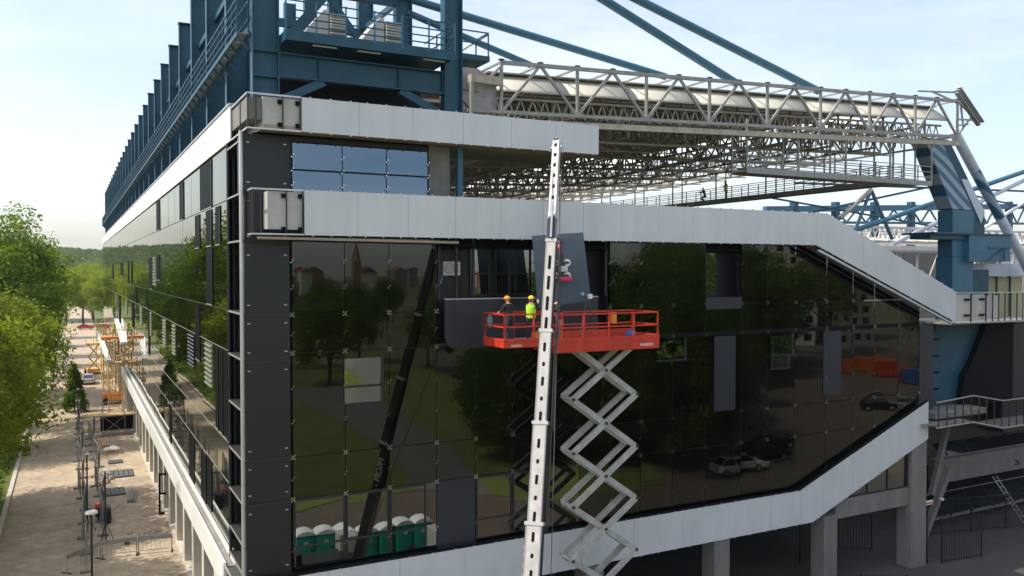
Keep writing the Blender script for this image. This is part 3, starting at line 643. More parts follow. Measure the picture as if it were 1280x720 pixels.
for yy in (.75,):
    for z in (27.98, 27.65, 27.3, 26.98): bar('catwalk_rail', 'steel_blue', CW, (-.09, yy, z), (.36, yy, z), .045)

# air handling units on the platform
def air_unit(x, y, label):
    u = root('air_handling_unit', label, 'air conditioner', (x, y, 26.46), 'air units on the platform')
    MB().prism_xz([(x, 26.46), (x + .95, 26.46), (x + .95, 28.3), (x + .75, 28.3), (x, 27.35)], y, y + 1.5).build('housing', 'panel_back', u, bevel=.02)
    g = MB().box(x + .97, x + 1.65, y - .1, y + 1.4, 26.5, 28.15).build('grille_box', 'galvanised', u)
    for q in range(13): pbox('louvre_blade', 'pale_concrete', g, x + .99, x + 1.63, y - .17, y - .1, 26.6 + q * .118, 26.65 + q * .118, Matrix.Rotation(R(30), 4, 'X'))
    return u
air_unit(2.75, 1.6, 'white air unit with louvred grille beside the left platform brace')
air_unit(5.15, 1.6, 'white air unit with louvred grille between the left unit and the mast')

# ------------------------------------------------------------------ white cantilever roof
CR = root('cantilever_roof', 'pale grey lattice roof cantilevered over the stand from blue masts', 'roof', (12.4, 3, 25.1))
zb = lambda x: 25.1 + (x - 12.4) * 0.0395
H = 2.35; N = 8; S = 4.26; X0 = 12.4
def truss_plane(parent, y, wd, names, mat):
    for k in range(N + 1):
        x = X0 + k * S
        bar(names[0], mat, parent, (x, y, zb(x)), (x, y, zb(x) + H), wd * .9)
        if k < N:
            xm = x + S / 2
            bar(names[1], mat, parent, (x, y, zb(x)), (xm, y, zb(xm) + H), wd * .85); bar(names[1], mat, parent, (xm, y, zb(xm) + H), (x + S, y, zb(x + S)), wd * .85)
    xe = X0 + N * S
    bar('top_chord', mat, parent, (X0, y, zb(X0) + H), (xe, y, zb(xe) + H), wd * 1.35, wd * 1.2); bar('bottom_chord', mat, parent, (X0 - 1.8, y, zb(X0 - 1.8)), (xe, y, zb(xe)), wd * 1.4, wd * 1.1)
FT = MB().beam((X0, 4.2, zb(X0) + .9), (X0 + N * S, 4.2, zb(X0 + N * S) + .9), .12).build('front_truss', 'galvanised', CR)
truss_plane(FT, 3.0, .145, ('truss_post', 'truss_diagonal'), 'galvanised')
truss_plane(FT, 5.4, .12, ('truss_post', 'truss_diagonal'), 'roof_galv')
for k in range(2 * N + 1):
    x = X0 + k * S / 2
    bar('tie_bar', 'galvanised', FT, (x, 3, zb(x) + H + .02), (x, 5.4, zb(x) + H + .02), .09)
    if k % 2 == 0: bar('tie_bar', 'roof_galv', FT, (x, 3, zb(x)), (x, 5.4, zb(x)), .1)
    bar('bolt_plate', 'steel_dark', FT, (x - .12, 3, zb(x) + H + .13), (x + .12, 3, zb(x) + H + .13), .2, .06)
sl_ = MB()
for k in range(49):
    x = X0 + k * .695; sl_.beam((x, 4.3, zb(x) + .05), (x + .35, 4.3, zb(x) + .95), .055); sl_.beam((x + .35, 4.3, zb(x) + .95), (x + .695, 4.3, zb(x) + .05), .055)
    sl_.beam((x, 3.0, zb(x) + .02), (x + .35, 5.4, zb(x) + .02), .05); sl_.beam((x, 7.2, zb(x) - .2), (x + .35, 7.2, zb(x) + 1.3), .06); sl_.beam((x + .35, 7.2, zb(x) + 1.3), (x + .695, 7.2, zb(x) - .2), .06)
sl_.build('secondary_lattice', 'roof_galv', FT)
bar('service_beam', 'roof_galv', FT, (9.4, 3.2, 24.55), (47, 3.2, 26.05), .25, .3)
# roof sheets and edge membrane, one per bay
for k in range(N):
    x = X0 + k * S; x1 = x + S - .03; MB().add([(x, 4.5, zb(x) + 2.22), (x1, 4.5, zb(x1) + 2.22), (x1, 8.97, zb(x1) + 2.12), (x, 8.97, zb(x) + 2.12), (x, 4.5, zb(x) + 2.27), (x1, 4.5, zb(x1) + 2.27), (x1, 8.97, zb(x1) + 2.17), (x, 8.97, zb(x) + 2.17)], [(0, 3, 2, 1), (4, 5, 6, 7), (0, 1, 5, 4), (1, 2, 6, 5), (2, 3, 7, 6), (3, 0, 4, 7)]).build('roof_sheet', 'membrane', CR)
for k in range(N):
    x = X0 + k * S + .01; x1 = X0 + (k + 1) * S - .01; n = 7; m = MB(); vs = []; fs = []
    for q in range(n + 1):
        t = q / n; y = 3.2 + 1.3 * t - .12 * math.sin(math.pi * t); z = 1.15 + 1.1 * t
        vs += [(x, y + .45, zb(x) + z), (x1, y + .45, zb(x1) + z)]
    fs = [(2 * q, 2 * q + 1, 2 * q + 3, 2 * q + 2) for q in range(n)]
    m.add(vs, fs); o = m.build('edge_membrane', 'membrane', CR, smooth=True)
    sm = o.modifiers.new('solid', 'SOLIDIFY'); sm.thickness = .03
# end plates near the mast: grey curved gusset
gp = [(9.65, 24.7), (11.9, 24.5), (12.3, 25.2), (12.3, 26.6), (11.2, 27.15), (9.9, 27.15), (9.55, 26.9), (9.42, 25.9)]
MB().prism_xz(gp, 3.3, 3.6).build('root_gusset', 'galvanised', CR, bevel=.02)
rod('gusset_pin', 'steel_dark', CR, (9.95, 3.2, 26.1), (9.95, 3.35, 26.1), .17)
for a in ((10.05, 26.2, 11.0, 26.95), (10.05, 26.0, 11.0, 25.1), (10.1, 26.1, 11.4, 26.05)): bar('gusset_stiffener', 'galvanised', CR, (a[0], 3.25, a[1]), (a[2], 3.25, a[3]), .07)
rod('prop', 'galvanised', CR, (10.7, 2.7, 23.9), (10.7, 2.7, 26.4), .11); bar('prop_head', 'roof_galv', CR, (10.6, 2.7, 26.45), (12.3, 3.0, 26.5), .3, .35)
bar('prop_head', 'roof_galv', CR, (11.5, 3, 26.4), (12.5, 3, 27.4), .12)
# rear trusses across the stand
for r in range(1, 13):
    y = 3.0 + 6.0 * r; m = MB(); wd = .13 if r < 6 else .12
    dz = -0.02 * r * 3
    n = 17; s = 34.1 / n
    for k in range(n + 1):
        x = X0 + k * s; a = zb(x) + dz - .3
        m.beam((x, y, a), (x, y, a + 1.9), wd * .7)
        if k < n: m.beam((x, y, a if k % 2 else a + 1.9), (x + s, y, zb(x + s) + dz - .3 + (1.9 if k % 2 else 0)), wd * .75)
    for h in (0, 1.9): m.beam((X0 - 3, y, zb(X0 - 3) + dz - .3 + h), (46.5, y, zb(46.5) + dz - .3 + h), wd * 1.3)
    m.build('cross_truss', 'roof_galv', CR)
for q, x in enumerate((13.5, 17.5, 21.5, 25.5, 29.5, 33.5, 37.5, 41.5, 45.5)):
    m = MB(); n = 36; y0, y1 = 5.4, 78; s = (y1 - y0) / n; a = zb(x) - .55
    for k in range(n):
        y = y0 + k * s; d = -.01 * (y - 3)
        m.beam((x, y, a + d), (x, y + s / 2, a + d + 1.5), .09); m.beam((x, y + s / 2, a + d + 1.5), (x, y + s, a + d), .09)
        m.beam((x, y, a + d), (x, y, a + d + 1.5), .08)
    for h in (0, 1.5): m.beam((x, y0, a + h), (x, y1, a + h - .01 * 75), .14, .12)
    m.build('purlin_truss', 'roof_galv', CR)
# bottom grid bracing
m = MB()
for q in range(26):
    y = 6 + q * 2.9
    m.beam((13, y, zb(13) - .7 - .01 * y), (45.5, y + 1.2, zb(45) - .7 - .01 * y), .07)
for q in range(22):
    y = 5 + q * 3.3; x = 13 + (q % 4) * 8
    m.beam((x, y, zb(x) - .6), (x + 8, y + 6, zb(x + 8) - .6), .08)
m.build('grid_bracing', 'roof_galv', CR)
# roof covering: solid inside, translucent towards the free edge
for r in range(12):
    y = 9.0 + r * 6
    for (x0, x1, mt) in ((10, 26, 'roof_deck'), (26.05, 42 if r < 4 else 37, 'roof_deck'), (42.05 if r < 4 else 37.05, 46.5, 'roof_translucent')):
        MB().add([(x0, y + .03, zb(x0) + 2.1), (x1, y + .03, zb(x1) + 2.1), (x1, y + 5.97, zb(x1) + 2.1), (x0, y + 5.97, zb(x0) + 2.1),
                  (x0, y + .03, zb(x0) + 2.16), (x1, y + .03, zb(x1) + 2.16), (x1, y + 5.97, zb(x1) + 2.16), (x0, y + 5.97, zb(x0) + 2.16)],
                 [(0, 3, 2, 1), (4, 5, 6, 7), (0, 1, 5, 4), (1, 2, 6, 5), (2, 3, 7, 6), (3, 0, 4, 7)]).build('roof_sheet', mt, CR)
# free edge gutter piece
ED = MB().beam((46.7, 3.2, 29.6), (49.1, 3.2, 27.6), .4, .05).build('edge_gutter', 'galvanised', CR)
bar('gutter_flange', 'galvanised', ED, (46.75, 3.1, 29.75), (49.3, 3.1, 27.65), .3, .08); bar('gutter_flange', 'galvanised', ED, (46.5, 3.1, 29.4), (48.9, 3.1, 27.4), .3, .08)
for (p, q) in (((43.0, 3.4, 29.2), (46.9, 3.4, 29.5)), ((46.5, 3.0, 26.5), (48.3, 3.2, 28.0)), ((46.5, 3.0, 28.8), (48.0, 3.2, 28.2)), ((46.5, 3, 27.6), (48.6, 3.2, 27.75)), ((44.5, 3.4, 29.3), (46.4, 3, 28.7)), ((47.0, 3.2, 29.2), (47.4, 3.2, 27.2)), ((46.5, 3, 27.2), (47.9, 3.2, 27.4))): bar('edge_strut', 'galvanised', ED, p, q, .1)
# blue ties from the mast heads
for (p, q, r) in (((9.0, 6.6, 31.0), (25.0, 6.6, 28.85), .2), ((9.0, 6.6, 30.3), (16.0, 6.6, 28.5), .17), ((9.0, 6.6, 37.0), (30.5, 6.6, 29.0), .25), ((9.0, 6.6, 36.65), (37.5, 6.6, 29.25), .25)):
    rod('roof_tie', 'steel_blue_light', CR, p, q, r)
# hanging catwalk below the front truss
def hung_catwalk(name, p, q, top, n, w, ext=0):
    p = Vector(p); q = Vector(q); d = q - p; sd = Vector((0, 1, 0)) if abs(d.x) > abs(d.y) else Vector((1, 0, 0))
    K = MB().beam(p + sd * w / 2, q + sd * w / 2, w, .08).build(name, 'roof_galv', CR)
    for s in (0, 1):
        off = sd * (w * s)
        bar('catwalk_edge', 'galvanised', K, p + off, q + off, .08, .32)
        for z in (1.1, .75, .4): bar('catwalk_rail', 'galvanised', K, p + off + Vector((0, 0, z)), q + off + Vector((0, 0, z)), .05)
        for k in range(n + 1):
            c = p + d * (k / n) + off; bar('catwalk_post', 'galvanised', K, c, c + Vector((0, 0, 1.12)), .06)
            if k % 3 == 0: bar('hanger', 'galvanised', K, c, c + Vector((0, 0, top)), .09)
    return K
hung_catwalk('front_catwalk', (28.2, 3.3, 23.25), (44.3, 3.3, 23.25), 2.9, 12, 1.2)
hung_catwalk('edge_catwalk', (43.4, 5.5, 23.55), (43.4, 64, 23.4), 2.6, 30, 1.1)
bar('brace_tube', 'galvanised', CR, (30.5, 4.4, 25.2), (27.2, 9, 23.4), .12)

# ------------------------------------------------------------------ corner mast
def stripes():
    m = pm('mast_stripes', (0.12, 0.24, 0.34), .45); t = m.node_tree; b = t.nodes['Principled BSDF']
    g = t.nodes.new('ShaderNodeNewGeometry'); wv = t.nodes.new('ShaderNodeTexWave'); wv.bands_direction = 'Z'; wv.inputs['Scale'].default_value = .42; wv.inputs['Distortion'].default_value = 5.0; wv.inputs['Detail'].default_value = 1; wv.inputs['Detail Scale'].default_value = .35
    mpp = t.nodes.new('ShaderNodeMapping'); mpp.inputs['Rotation'].default_value = (0, R(-30), 0); mpp.inputs['Location'].default_value = (0, 0, 0.4)
    t.links.new(g.outputs['Position'], mpp.inputs['Vector']); t.links.new(mpp.outputs['Vector'], wv.inputs['Vector'])
    r = t.nodes.new('ShaderNodeValToRGB'); e = r.color_ramp.elements; r.color_ramp.interpolation = 'CONSTANT'; e[0].color = (0.03, 0.11, 0.19, 1); e[1].position = .48; e[1].color = (0.27, 0.36, 0.44, 1)
    t.links.new(wv.outputs['Fac'], r.inputs['Fac']); t.links.new(r.outputs['Color'], b.inputs['Base Color'])
stripes()
CM = root('corner_mast', 'bent blue steel mast with white swirl stripes behind the sloping band', 'mast', (51, 6, 0))
MB().prism_xz([(46.7, 26.8), (48.5, 26.8), (52.3, 21.9), (49.9, 21.9)], 5.6, 6.8).build('striped_leg', 'mast_stripes', CM, bevel=.05)
MB().prism_xz([(49.9, 21.88), (52.3, 21.88), (52.35, 18.5), (49.95, 18.5)], 5.6, 6.8).build('lower_leg', 'steel_blue_light', CM, bevel=.05)
MB().prism_xz([(48.4, 26.95), (50.3, 26.95), (54.5, 21.9), (54.6, 20.1), (52.4, 20.1), (52.1, 21.9)], 6.2, 7.4).build('rear_leg', 'steel_blue', CM, bevel=.05)
MB().prism_xz([(51.6, 24.2), (52.4, 24.2), (54.4, 21.9), (54.0, 21.0)], 6.12, 6.19).build('leg_stripe', 'pale_tube', CM)
pbox('base_box', 'steel_blue_light', CM, 51.2, 56.1, 5.2, 7.6, 18.2, 20.1); pbox('base_flange', 'steel_blue', CM, 47.2, 56.2, 5.1, 7.7, 20.1, 20.22)
pbox('base_flange', 'steel_blue', CM, 47.2, 51.2, 5.4, 7.0, 19.75, 20.1); pbox('stub_column', 'steel_blue_light', CM, 49.95, 52.3, 5.6, 6.9, 6.0, 18.5)
pbox('stub_column', 'steel_blue', CM, 52.9, 55.4, 6.4, 7.6, 6.0, 17.6)
for (p, q) in (((53.4, 5.1, 18.3), (55.2, 5.1, 19.2)), ((55.2, 5.1, 18.2), (55.2, 5.1, 19.2)), ((53.4, 5.1, 19.2), (56, 5.1, 19.2))): bar('base_rail', 'steel_blue', CM, p, q, .06)
rod('raking_prop', 'pale_tube', CM, (50.6, 6.1, 27.6), (53.1, 6.1, 24.9), .36); rod('raking_prop', 'mast_stripes', CM, (53.1, 6.1, 24.9), (56.2, 6.1, 21.55), .36); rod('raking_prop', 'pale_tube', CM, (56.2, 6.1, 21.55), (63.2, 6.1, 14.0), .36)
pbox('ring_beam', 'pale_tube', CM, 52.3, 66, 7.0, 7.6, 17.1, 18.05)
# glazed concourse behind the balcony
GC = root('concourse_screen', 'pale yellow glazed screen in blue frame below the ring beam', 'glass screen', (55, 8.2, 6))
for k in range(4):
    x = 55.6 + k * 1.75; pbox('screen_pane', 'yellow_pane', GC, x, x + 1.6, 8.1, 8.2, 6.0, 17.0); pbox('screen_post', 'steel_blue', GC, x - .14, x - .01, 8.0, 8.3, 6.0, 17.05)
pbox('screen_head', 'steel_blue', GC, 52.0, 66, 7.9, 8.4, 17.06, 17.09)

# ------------------------------------------------------------------ opposite stand
OS = root('opposite_stand', 'distant stand with white lattice roof and blue girder across the pitch', 'grandstand', (120, 62, 0))
for k in range(9):
    x = 92 + k * 9; pbox('blue_post', 'steel_blue', OS, x - .45, x + .45, 60, 61, 21, 27.9 + k * .35)
m = MB().beam((86, 60.5, 26.6), (172, 60.5, 30.2), .8, .9).beam((86, 60.5, 24.7), (172, 60.5, 26.6), .4, .4)
for k in range(18): x = 90 + k * 4.5; m.beam((x, 60.5, 24.8 + k * .1), (x + 2.25, 60.5, 26.6 + k * .19), .22); m.beam((x + 2.25, 60.5, 26.6 + k * .19), (x + 4.5, 60.5, 24.9 + k * .1), .22)
m.build('blue_girder', 'steel_blue_light', OS)
m = MB()
for yy in (55, 57.5, 66, 74):
    for k in range(40):
        x = 84 + k * 2.2; m.beam((x, yy, 22.0), (x + 1.1, yy, 24.2), .14); m.beam((x + 1.1, yy, 24.2), (x + 2.2, yy, 22.0), .14)
    m.beam((80, yy, 22.0), (175, yy, 22.0), .22); m.beam((80, yy, 24.2), (175, yy, 24.2), .22)
for k in range(30): x = 82 + k * 3; m.beam((x, 50, 21.9), (x + 4, 78, 24.4), .16)
m.build('roof_lattice', 'far_roof', OS)
MB().add([(80, 48, 21.2), (180, 48, 21.2), (180, 80, 24.0), (80, 80, 24.0), (80, 48, 21.4), (180, 48, 21.4), (180, 80, 24.2), (80, 80, 24.2)], [(0, 3, 2, 1), (4, 5, 6, 7), (0, 1, 5, 4), (1, 2, 6, 5), (2, 3, 7, 6), (3, 0, 4, 7)]).build('roof_sheet', 'roof_translucent', OS)
MB().prism_yz([(50, 4), (80, 20), (80, 2), (50, 2)], 60, 180).build('seating_tier', 'concrete', OS)
MB().box(84, 180, 47, 47.4, 18.0, 21.0).build('fascia', 'far_roof', OS)
for (p, q, r, mt) in (((66.7, 30, 23.1), (71.5, 30, 26.3), .26, 'galvanised'), ((68.5, 30, 21.7), (105, 30, 31.3), .28, 'steel_blue_light'), ((75, 30, 20.4), (106, 30, 31.0), .24, 'pale_tube'), ((90, 30, 22.0), (104, 30, 27.9), .2, 'letter_white'),
                      ((71.5, 30, 26.3), (75, 30, 21), .2, 'steel_blue_light'), ((71.5, 30, 26.3), (68.5, 30, 20.9), .18, 'steel_blue_light'), ((60, 30, 26.5), (110, 30, 27.6), .12, 'steel_blue'), ((62, 30, 23.5), (82, 30, 27.2), .12, 'steel_blue'), ((84, 30, 27), (112, 30, 24), .1, 'steel_blue'), ((55, 30, 25), (84, 30, 22.4), .1, 'steel_blue')):
    rod('stay_tube', mt, OS, p, q, r)
LS = MB().box(60, 78, 18, 19, 13.2, 14.0).box(60, 78, 19.5, 19.8, 13, 19.4).build('link_structure', 'concrete', OS)
for k in range(6):
    x = 60 + k * 3; bar('link_post', 'galvanised', LS, (x, 18, 14), (x, 18, 19.2), .16); bar('link_diagonal', 'galvanised', LS, (x, 18, 14 if k % 2 else 19.2), (x + 3, 18, 19.2 if k % 2 else 14), .13)
bar('link_chord', 'galvanised', LS, (59, 18, 19.25), (79, 18, 19.25), .2)
MB().prism_yz([(9, 6), (30, 13), (30, 5), (9, 5)], 40, 80).build('near_tier', 'concrete', OS)
# ------------------------------------------------------------------ air conditioner on the loggia wall
AC = root('wall_condenser', 'white air conditioner condenser hung in the open dark loggia', 'air conditioner', (8.75, .8, 17.3))
MB().box(8.35, 9.15, .55, .9, 17.35, 17.95).build('case', 'toilet_roof', AC, bevel=.03)
gr = MB()
for r_ in (.06, .13, .2, .25):
    for k in range(16):
        a, b_ = 2 * math.pi * k / 16, 2 * math.pi * (k + 1) / 16; gr.beam((8.63 + r_ * math.cos(a), .53, 17.65 + r_ * math.sin(a)), (8.63 + r_ * math.cos(b_), .53, 17.65 + r_ * math.sin(b_)), .014)
gr.build('fan_grille', 'steel_dark', AC)
for z in (17.5, 17.6, 17.7, 17.8): pbox('side_louvre', 'steel_dark', AC, 8.95, 9.1, .535, .549, z, z + .02)
for x in (8.5, 9.0): pbox('wall_bracket', 'aluminium', AC, x - .02, x + .02, .55, .97, 17.30, 17.34)
rod('hose', 'letter_white', AC, (8.4, .75, 17.34), (8.3, .85, 16.9), .02)

# ------------------------------------------------------------------ scissor lift
SL = root('scissor_lift', 'tall scissor lift with red railed platform raised to the loggia', 'scissor lift', (13.9, -2.55, 0))
ch = MB().box(11.9, 15.9, -3.5, -1.6, .45, 1.0).build('chassis', 'lift_red', SL, bevel=.05)
for x in (12.5, 15.3):
    for y in (-3.55, -1.55): rod('wheel', 'rubber', SL, (x, y - .17, .45), (x, y + .17, .45), .45)
for x in (11.7, 16.1):
    for y in (-3.6, -1.5): rod('outrigger', 'lift_grey', SL, (x, y, .02), (x, y, .8), .07)
HZ = [14.45 - 2.27 * k for k in range(7)]
XL, XR = 12.7, 15.95
for k in range(6):
    zt, zb2 = HZ[k], HZ[k + 1]
    for y, sgn in ((-2.98, 1), (-2.12, -1)):
        bar('scissor_arm', 'lift_grey', SL, (XL, y, zb2), (XR, y, zt), .13, .24); bar('scissor_arm', 'lift_grey', SL, (XL, y + .15 * sgn, zt), (XR, y + .15 * sgn, zb2), .13, .24)
        rod('pivot_pin', 'steel_dark', SL, ((XL + XR) / 2, y - .1, (zt + zb2) / 2), ((XL + XR) / 2, y + .26, (zt + zb2) / 2), .07)
        rod('pivot_pin', 'steel_dark', SL, (XR, y - .1, zb2), (XR, y + .1, zb2), .07); rod('pivot_pin', 'steel_dark', SL, (XL, y - .1, zb2), (XL, y + .1, zb2), .07)
    for x in (XL, XR): rod('cross_tube', 'lift_grey', SL, (x, -3.0, zb2), (x, -2.1, zb2), .075)
    pbox('arm_web', 'lift_grey', SL, (XL + XR) / 2 - .1, (XL + XR) / 2 + .1, -2.9, -2.2, (zt + zb2) / 2 - .06, (zt + zb2) / 2 + .06)
rod('lift_cylinder', 'chrome', SL, (13.6, -2.6, 2.2), (15.2, -2.6, 4.6), .09)
PD = MB().box(11.55, 16.75, -3.55, -1.55, 14.20, 14.55).build('main_deck', 'lift_red', SL, bevel=.02)
PE = MB().box(9.2, 11.5, -3.5, -1.6, 14.50, 14.72).box(9.2, 11.5, -3.5, -3.46, 14.72, 14.86).box(9.2, 9.24, -3.5, -1.6, 14.72, 14.86).build('deck_extension', 'lift_red', SL, bevel=.015)
pbox('deck_plate', 'galvanised', SL, 11.6, 16.7, -3.5, -1.6, 14.552, 14.57); pbox('deck_plate', 'galvanised', SL, 9.3, 11.45, -3.4, -1.7, 14.722, 14.735)
pbox('toe_board', 'lift_red', SL, 11.55, 16.75, -3.55, -3.52, 14.57, 14.8); pbox('toe_board', 'lift_red', SL, 11.55, 16.75, -1.58, -1.55, 14.57, 14.95); pbox('toe_board', 'lift_red', SL, 16.72, 16.75, -3.52, -1.58, 14.57, 14.8)
def rails(pts, zlo, zhi, n):
    for a, b_ in zip(pts[:-1], pts[1:]):
        A, Bv = Vector((a[0], a[1], 0)), Vector((b_[0], b_[1], 0))
        for f in (1.0, .55): z = zlo + (zhi - zlo) * f; bar('guard_rail', 'lift_red', SL, A + Vector((0, 0, z)), Bv + Vector((0, 0, z)), .055, .06)
        k = max(1, round((Bv - A).length / n))
        for i in range(k + 1):
            c = A + (Bv - A) * i / k; bar('guard_post', 'lift_red', SL, c + Vector((0, 0, zlo)), c + Vector((0, 0, zhi)), .06)
rails([(11.6, -3.5), (16.7, -3.5), (16.7, -1.6), (11.6, -1.6)], 14.55, 15.76, 1.35)
rails([(11.9, -3.42), (9.25, -3.42), (9.25, -1.68), (11.9, -1.68)], 14.72, 15.82, 1.25)
RX = Matrix.Rotation(R(90), 4, 'X')
text('lettering', 'mateco', .23, 'letter_white', SL, Matrix.Translation((16.05, -3.56, 14.40)) @ RX); text('lettering', 'mateco', .17, 'letter_white', SL, Matrix.Translation((9.75, -3.505, 14.60)) @ RX)
bar('control_box', 'machine_orange', SL, (15.6, -1.7, 15.2), (15.6, -1.7, 15.7), .25, .2)
# clutter carried on the deck
def small(name, label, cat, mat, mbb, bevel=.01): return tag(mbb.build(name, mat, None, bevel=bevel), label, cat)
small('tool_bag', 'grey cloth bag hung on the red platform corner', 'bag', 'cloth_grey', MB().ball((9.22, -2.2, 15.5), .12, .17, .28, 10, 6))
small('tool_box', 'orange tool box on the platform extension beside the boom', 'tool box', 'machine_orange', MB().box(10.9, 11.3, -2.9, -2.6, 14.74, 15.0).beam((10.95, -2.75, 15.06), (11.25, -2.75, 15.06), .03))
small('blue_bag', 'blue bag by the right end guard rail of the platform', 'bag', 'blue_plastic', MB().ball((16.2, -2.2, 14.75), .28, .2, .18, 10, 6))
coil = MB()
for k in range(22): coil.beam((14.9 + .2 * math.cos(k * .6), -3.2 + .2 * math.sin(k * .6), 14.60 + k * .004), (14.9 + .2 * math.cos(k * .6 + .6), -3.2 + .2 * math.sin(k * .6 + .6), 14.604 + k * .004), .035)
small('cable_coil', 'pale coil of cable lying on the red deck', 'cable', 'letter_white', coil, 0)

# ------------------------------------------------------------------ crane
def obox(name, mat, parent, p, q, w, h, n):
    p = Vector(p); q = Vector(q); d = (q - p); L = d.length; d.normalize(); n = Vector(n); n = (n - d * n.dot(d)).normalized(); s = n.cross(d).normalized(); c = (p + q) / 2
    M = Matrix(((s.x * w, n.x * h, d.x * L, c.x), (s.y * w, n.y * h, d.y * L, c.y), (s.z * w, n.z * h, d.z * L, c.z), (0, 0, 0, 1)))
    o = link(name, unit('box', mat), parent); o.matrix_basis = M; return o
bp = lambda z: Vector((9.91 + .19 * (z - 17.6), -5.83 + .21 * (z - 17.6), z))
CRN = root('mobile_crane', 'white telescopic crane boom with dark slots leaning toward the building', 'crane', (6.0, -10.5, 0))
NB = Vector((-.67, -.74, .2))
secs = [(2.2, 8.9, .59, .44), (8.6, 12.2, .52, .39), (11.9, 15.4, .45, .34), (15.1, 18.7, .39, .30)]
for i, (za, zc, wd, hh) in enumerate(secs):
    a, b_ = bp(za), bp(zc)
    sct = MB()
    d = (b_ - a).normalized(); n = (NB - d * NB.dot(d)).normalized(); s = n.cross(d)
    c = .18 * wd; prof = [(-wd / 2, -hh / 2 + c), (-wd / 2 + c, -hh / 2), (wd / 2 - c, -hh / 2), (wd / 2, -hh / 2 + c), (wd / 2, hh / 2 - c * .5), (wd / 2 - c * .5, hh / 2), (-wd / 2 + c * .5, hh / 2), (-wd / 2, hh / 2 - c * .5)]
    vs = [e + s * u + n * v for e in (a, b_) for u, v in prof]; k = len(prof)
    sct.add(vs, [tuple(range(k)), tuple(range(2 * k - 1, k - 1, -1))] + [(q, (q + 1) % k, (q + 1) % k + k, q + k) for q in range(k)])
    BS = sct.build('boom_section', 'crane_white', CRN)
    obox('section_collar', 'crane_white', CRN, b_ - d * .1, b_ + d * .02, wd * 1.12, hh * 1.12, NB)
    L = (b_ - a).length; t = .5 if i else 4.0; q = 0
    while t < L - .35:
        cpt = a + d * t + n * (hh / 2 - .002); big = (q % 2 == 0) if i < 3 else True
        hl = (.27 if i == 3 else .17) if big else .08
        m = MB(); rr = .055 if i != 3 else .06
        pr = []
        for k2 in range(12):
            an = 2 * math.pi * k2 / 12; pr.append((rr * math.cos(an), rr * math.sin(an) + (hl - rr if math.sin(an) > 0 else -(hl - rr)) if hl > rr else rr * math.sin(an)))
        vs = [cpt + s * u + d * v + n * e for e in (-.01, .006) for u, v in pr]
        m.add(vs, [tuple(range(12)), tuple(range(23, 11, -1))] + [(x, (x + 1) % 12, (x + 1) % 12 + 12, x + 12) for x in range(12)]).build('boom_slot', 'black', CRN)
        t += .78 if i == 3 else .62; q += 1
    for sg in (-1, 1): obox('edge_strip', 'galvanised', CRN, a + s * sg * wd * .43 + n * (hh / 2 + .004), b_ + s * sg * wd * .43 + n * (hh / 2 + .004), .03, .012, NB)
# dark inner face with lettering on the base section
a, b_ = bp(3.0), bp(8.7); d = (b_ - a).normalized(); n = (NB - d * NB.dot(d)).normalized(); s = n.cross(d)
obox('boom_paint_shade_plate', 'crane_black', CRN, a - n * .245, b_ - n * .245, .57, .03, NB)
for i, (za, zc, wd, hh) in enumerate(secs):
    for sg in (-1, 1): obox('boom_side_plate', 'crane_black' if i == 0 else 'steel_dark', CRN, bp(za + .2) + s * sg * (wd / 2 + .006), bp(zc - .12) + s * sg * (wd / 2 + .006), .012, hh * .82, NB)
sf = s if s.x < 0 else -s
tx = -d; ty = sf.cross(tx); M = Matrix(((tx.x, ty.x, sf.x, 0), (tx.y, ty.y, sf.y, 0), (tx.z, ty.z, sf.z, 0), (0, 0, 0, 1))); M.translation = bp(7.45) + sf * .31
text('lettering', 'PROFI -', .46, 'letter_white', CRN, M)
for i, (za, zc, wd, hh) in enumerate(secs[1:]): obox('boom_paint_shade_plate', 'steel_dark', CRN, bp(za + .3) - n * (hh / 2 + .01), bp(zc) - n * (hh / 2 + .01), wd * .98, .02, NB)  # dark plates put the shade of the boom's building side into the colour
# knuckle and fly jib
kn = bp(18.75); tip = Vector((12.45, -2.05, 23.0)); j0 = kn + Vector((.12, .15, .75))
obox('knuckle', 'steel_dark', CRN, kn - d * .1, j0, .34, .3, NB)
for sg in (-1, 1): obox('knuckle_cheek', 'crane_white', CRN, kn + s * .17 * sg - d * .25, j0 + s * .14 * sg + d * .1, .05, .22, NB)
obox('knuckle_bar', 'steel_dark', CRN, kn - s * .38, kn + s * .38, .08, .08, NB); rod('jib_cylinder', 'chrome', CRN, kn + n * .2, j0 + d * .6 + n * .2, .05)
jd = (tip - j0).normalized(); jn = (NB - jd * NB.dot(jd)).normalized(); js = jn.cross(jd)
obox('fly_jib', 'crane_white', CRN, j0, tip, .29, .29, NB)
for k in range(7):
    cpt = j0 + (tip - j0) * ((k + .6) / 7.2); obox('boom_slot', 'black', CRN, cpt - jd * .12 + jn * .146, cpt + jd * .12 + jn * .146, .11, .012, NB)
for sg in (-1, 1): obox('jib_head', 'crane_white', CRN, tip + js * .24 * sg - jd * .5, tip + jd * .3, .05, .1, NB)
rod('head_sheave', 'steel_dark', CRN, tip - js * .1, tip + js * .1, .17)
hk = Vector((12.6, -2.05, 18.55))
rod('hoist_rope', 'wire', CRN, tip + Vector((.12, 0, -.05)), hk + Vector((0, 0, .15)), .018)
rod('hoist_rope', 'wire', CRN, tip + Vector((-.1, 0, 0)), j0 + jn * .25, .012)
MB().ball((hk.x, hk.y, hk.z), .13, .13, .14, 10, 6).build('hook_block', 'hook_red', CRN, smooth=True)
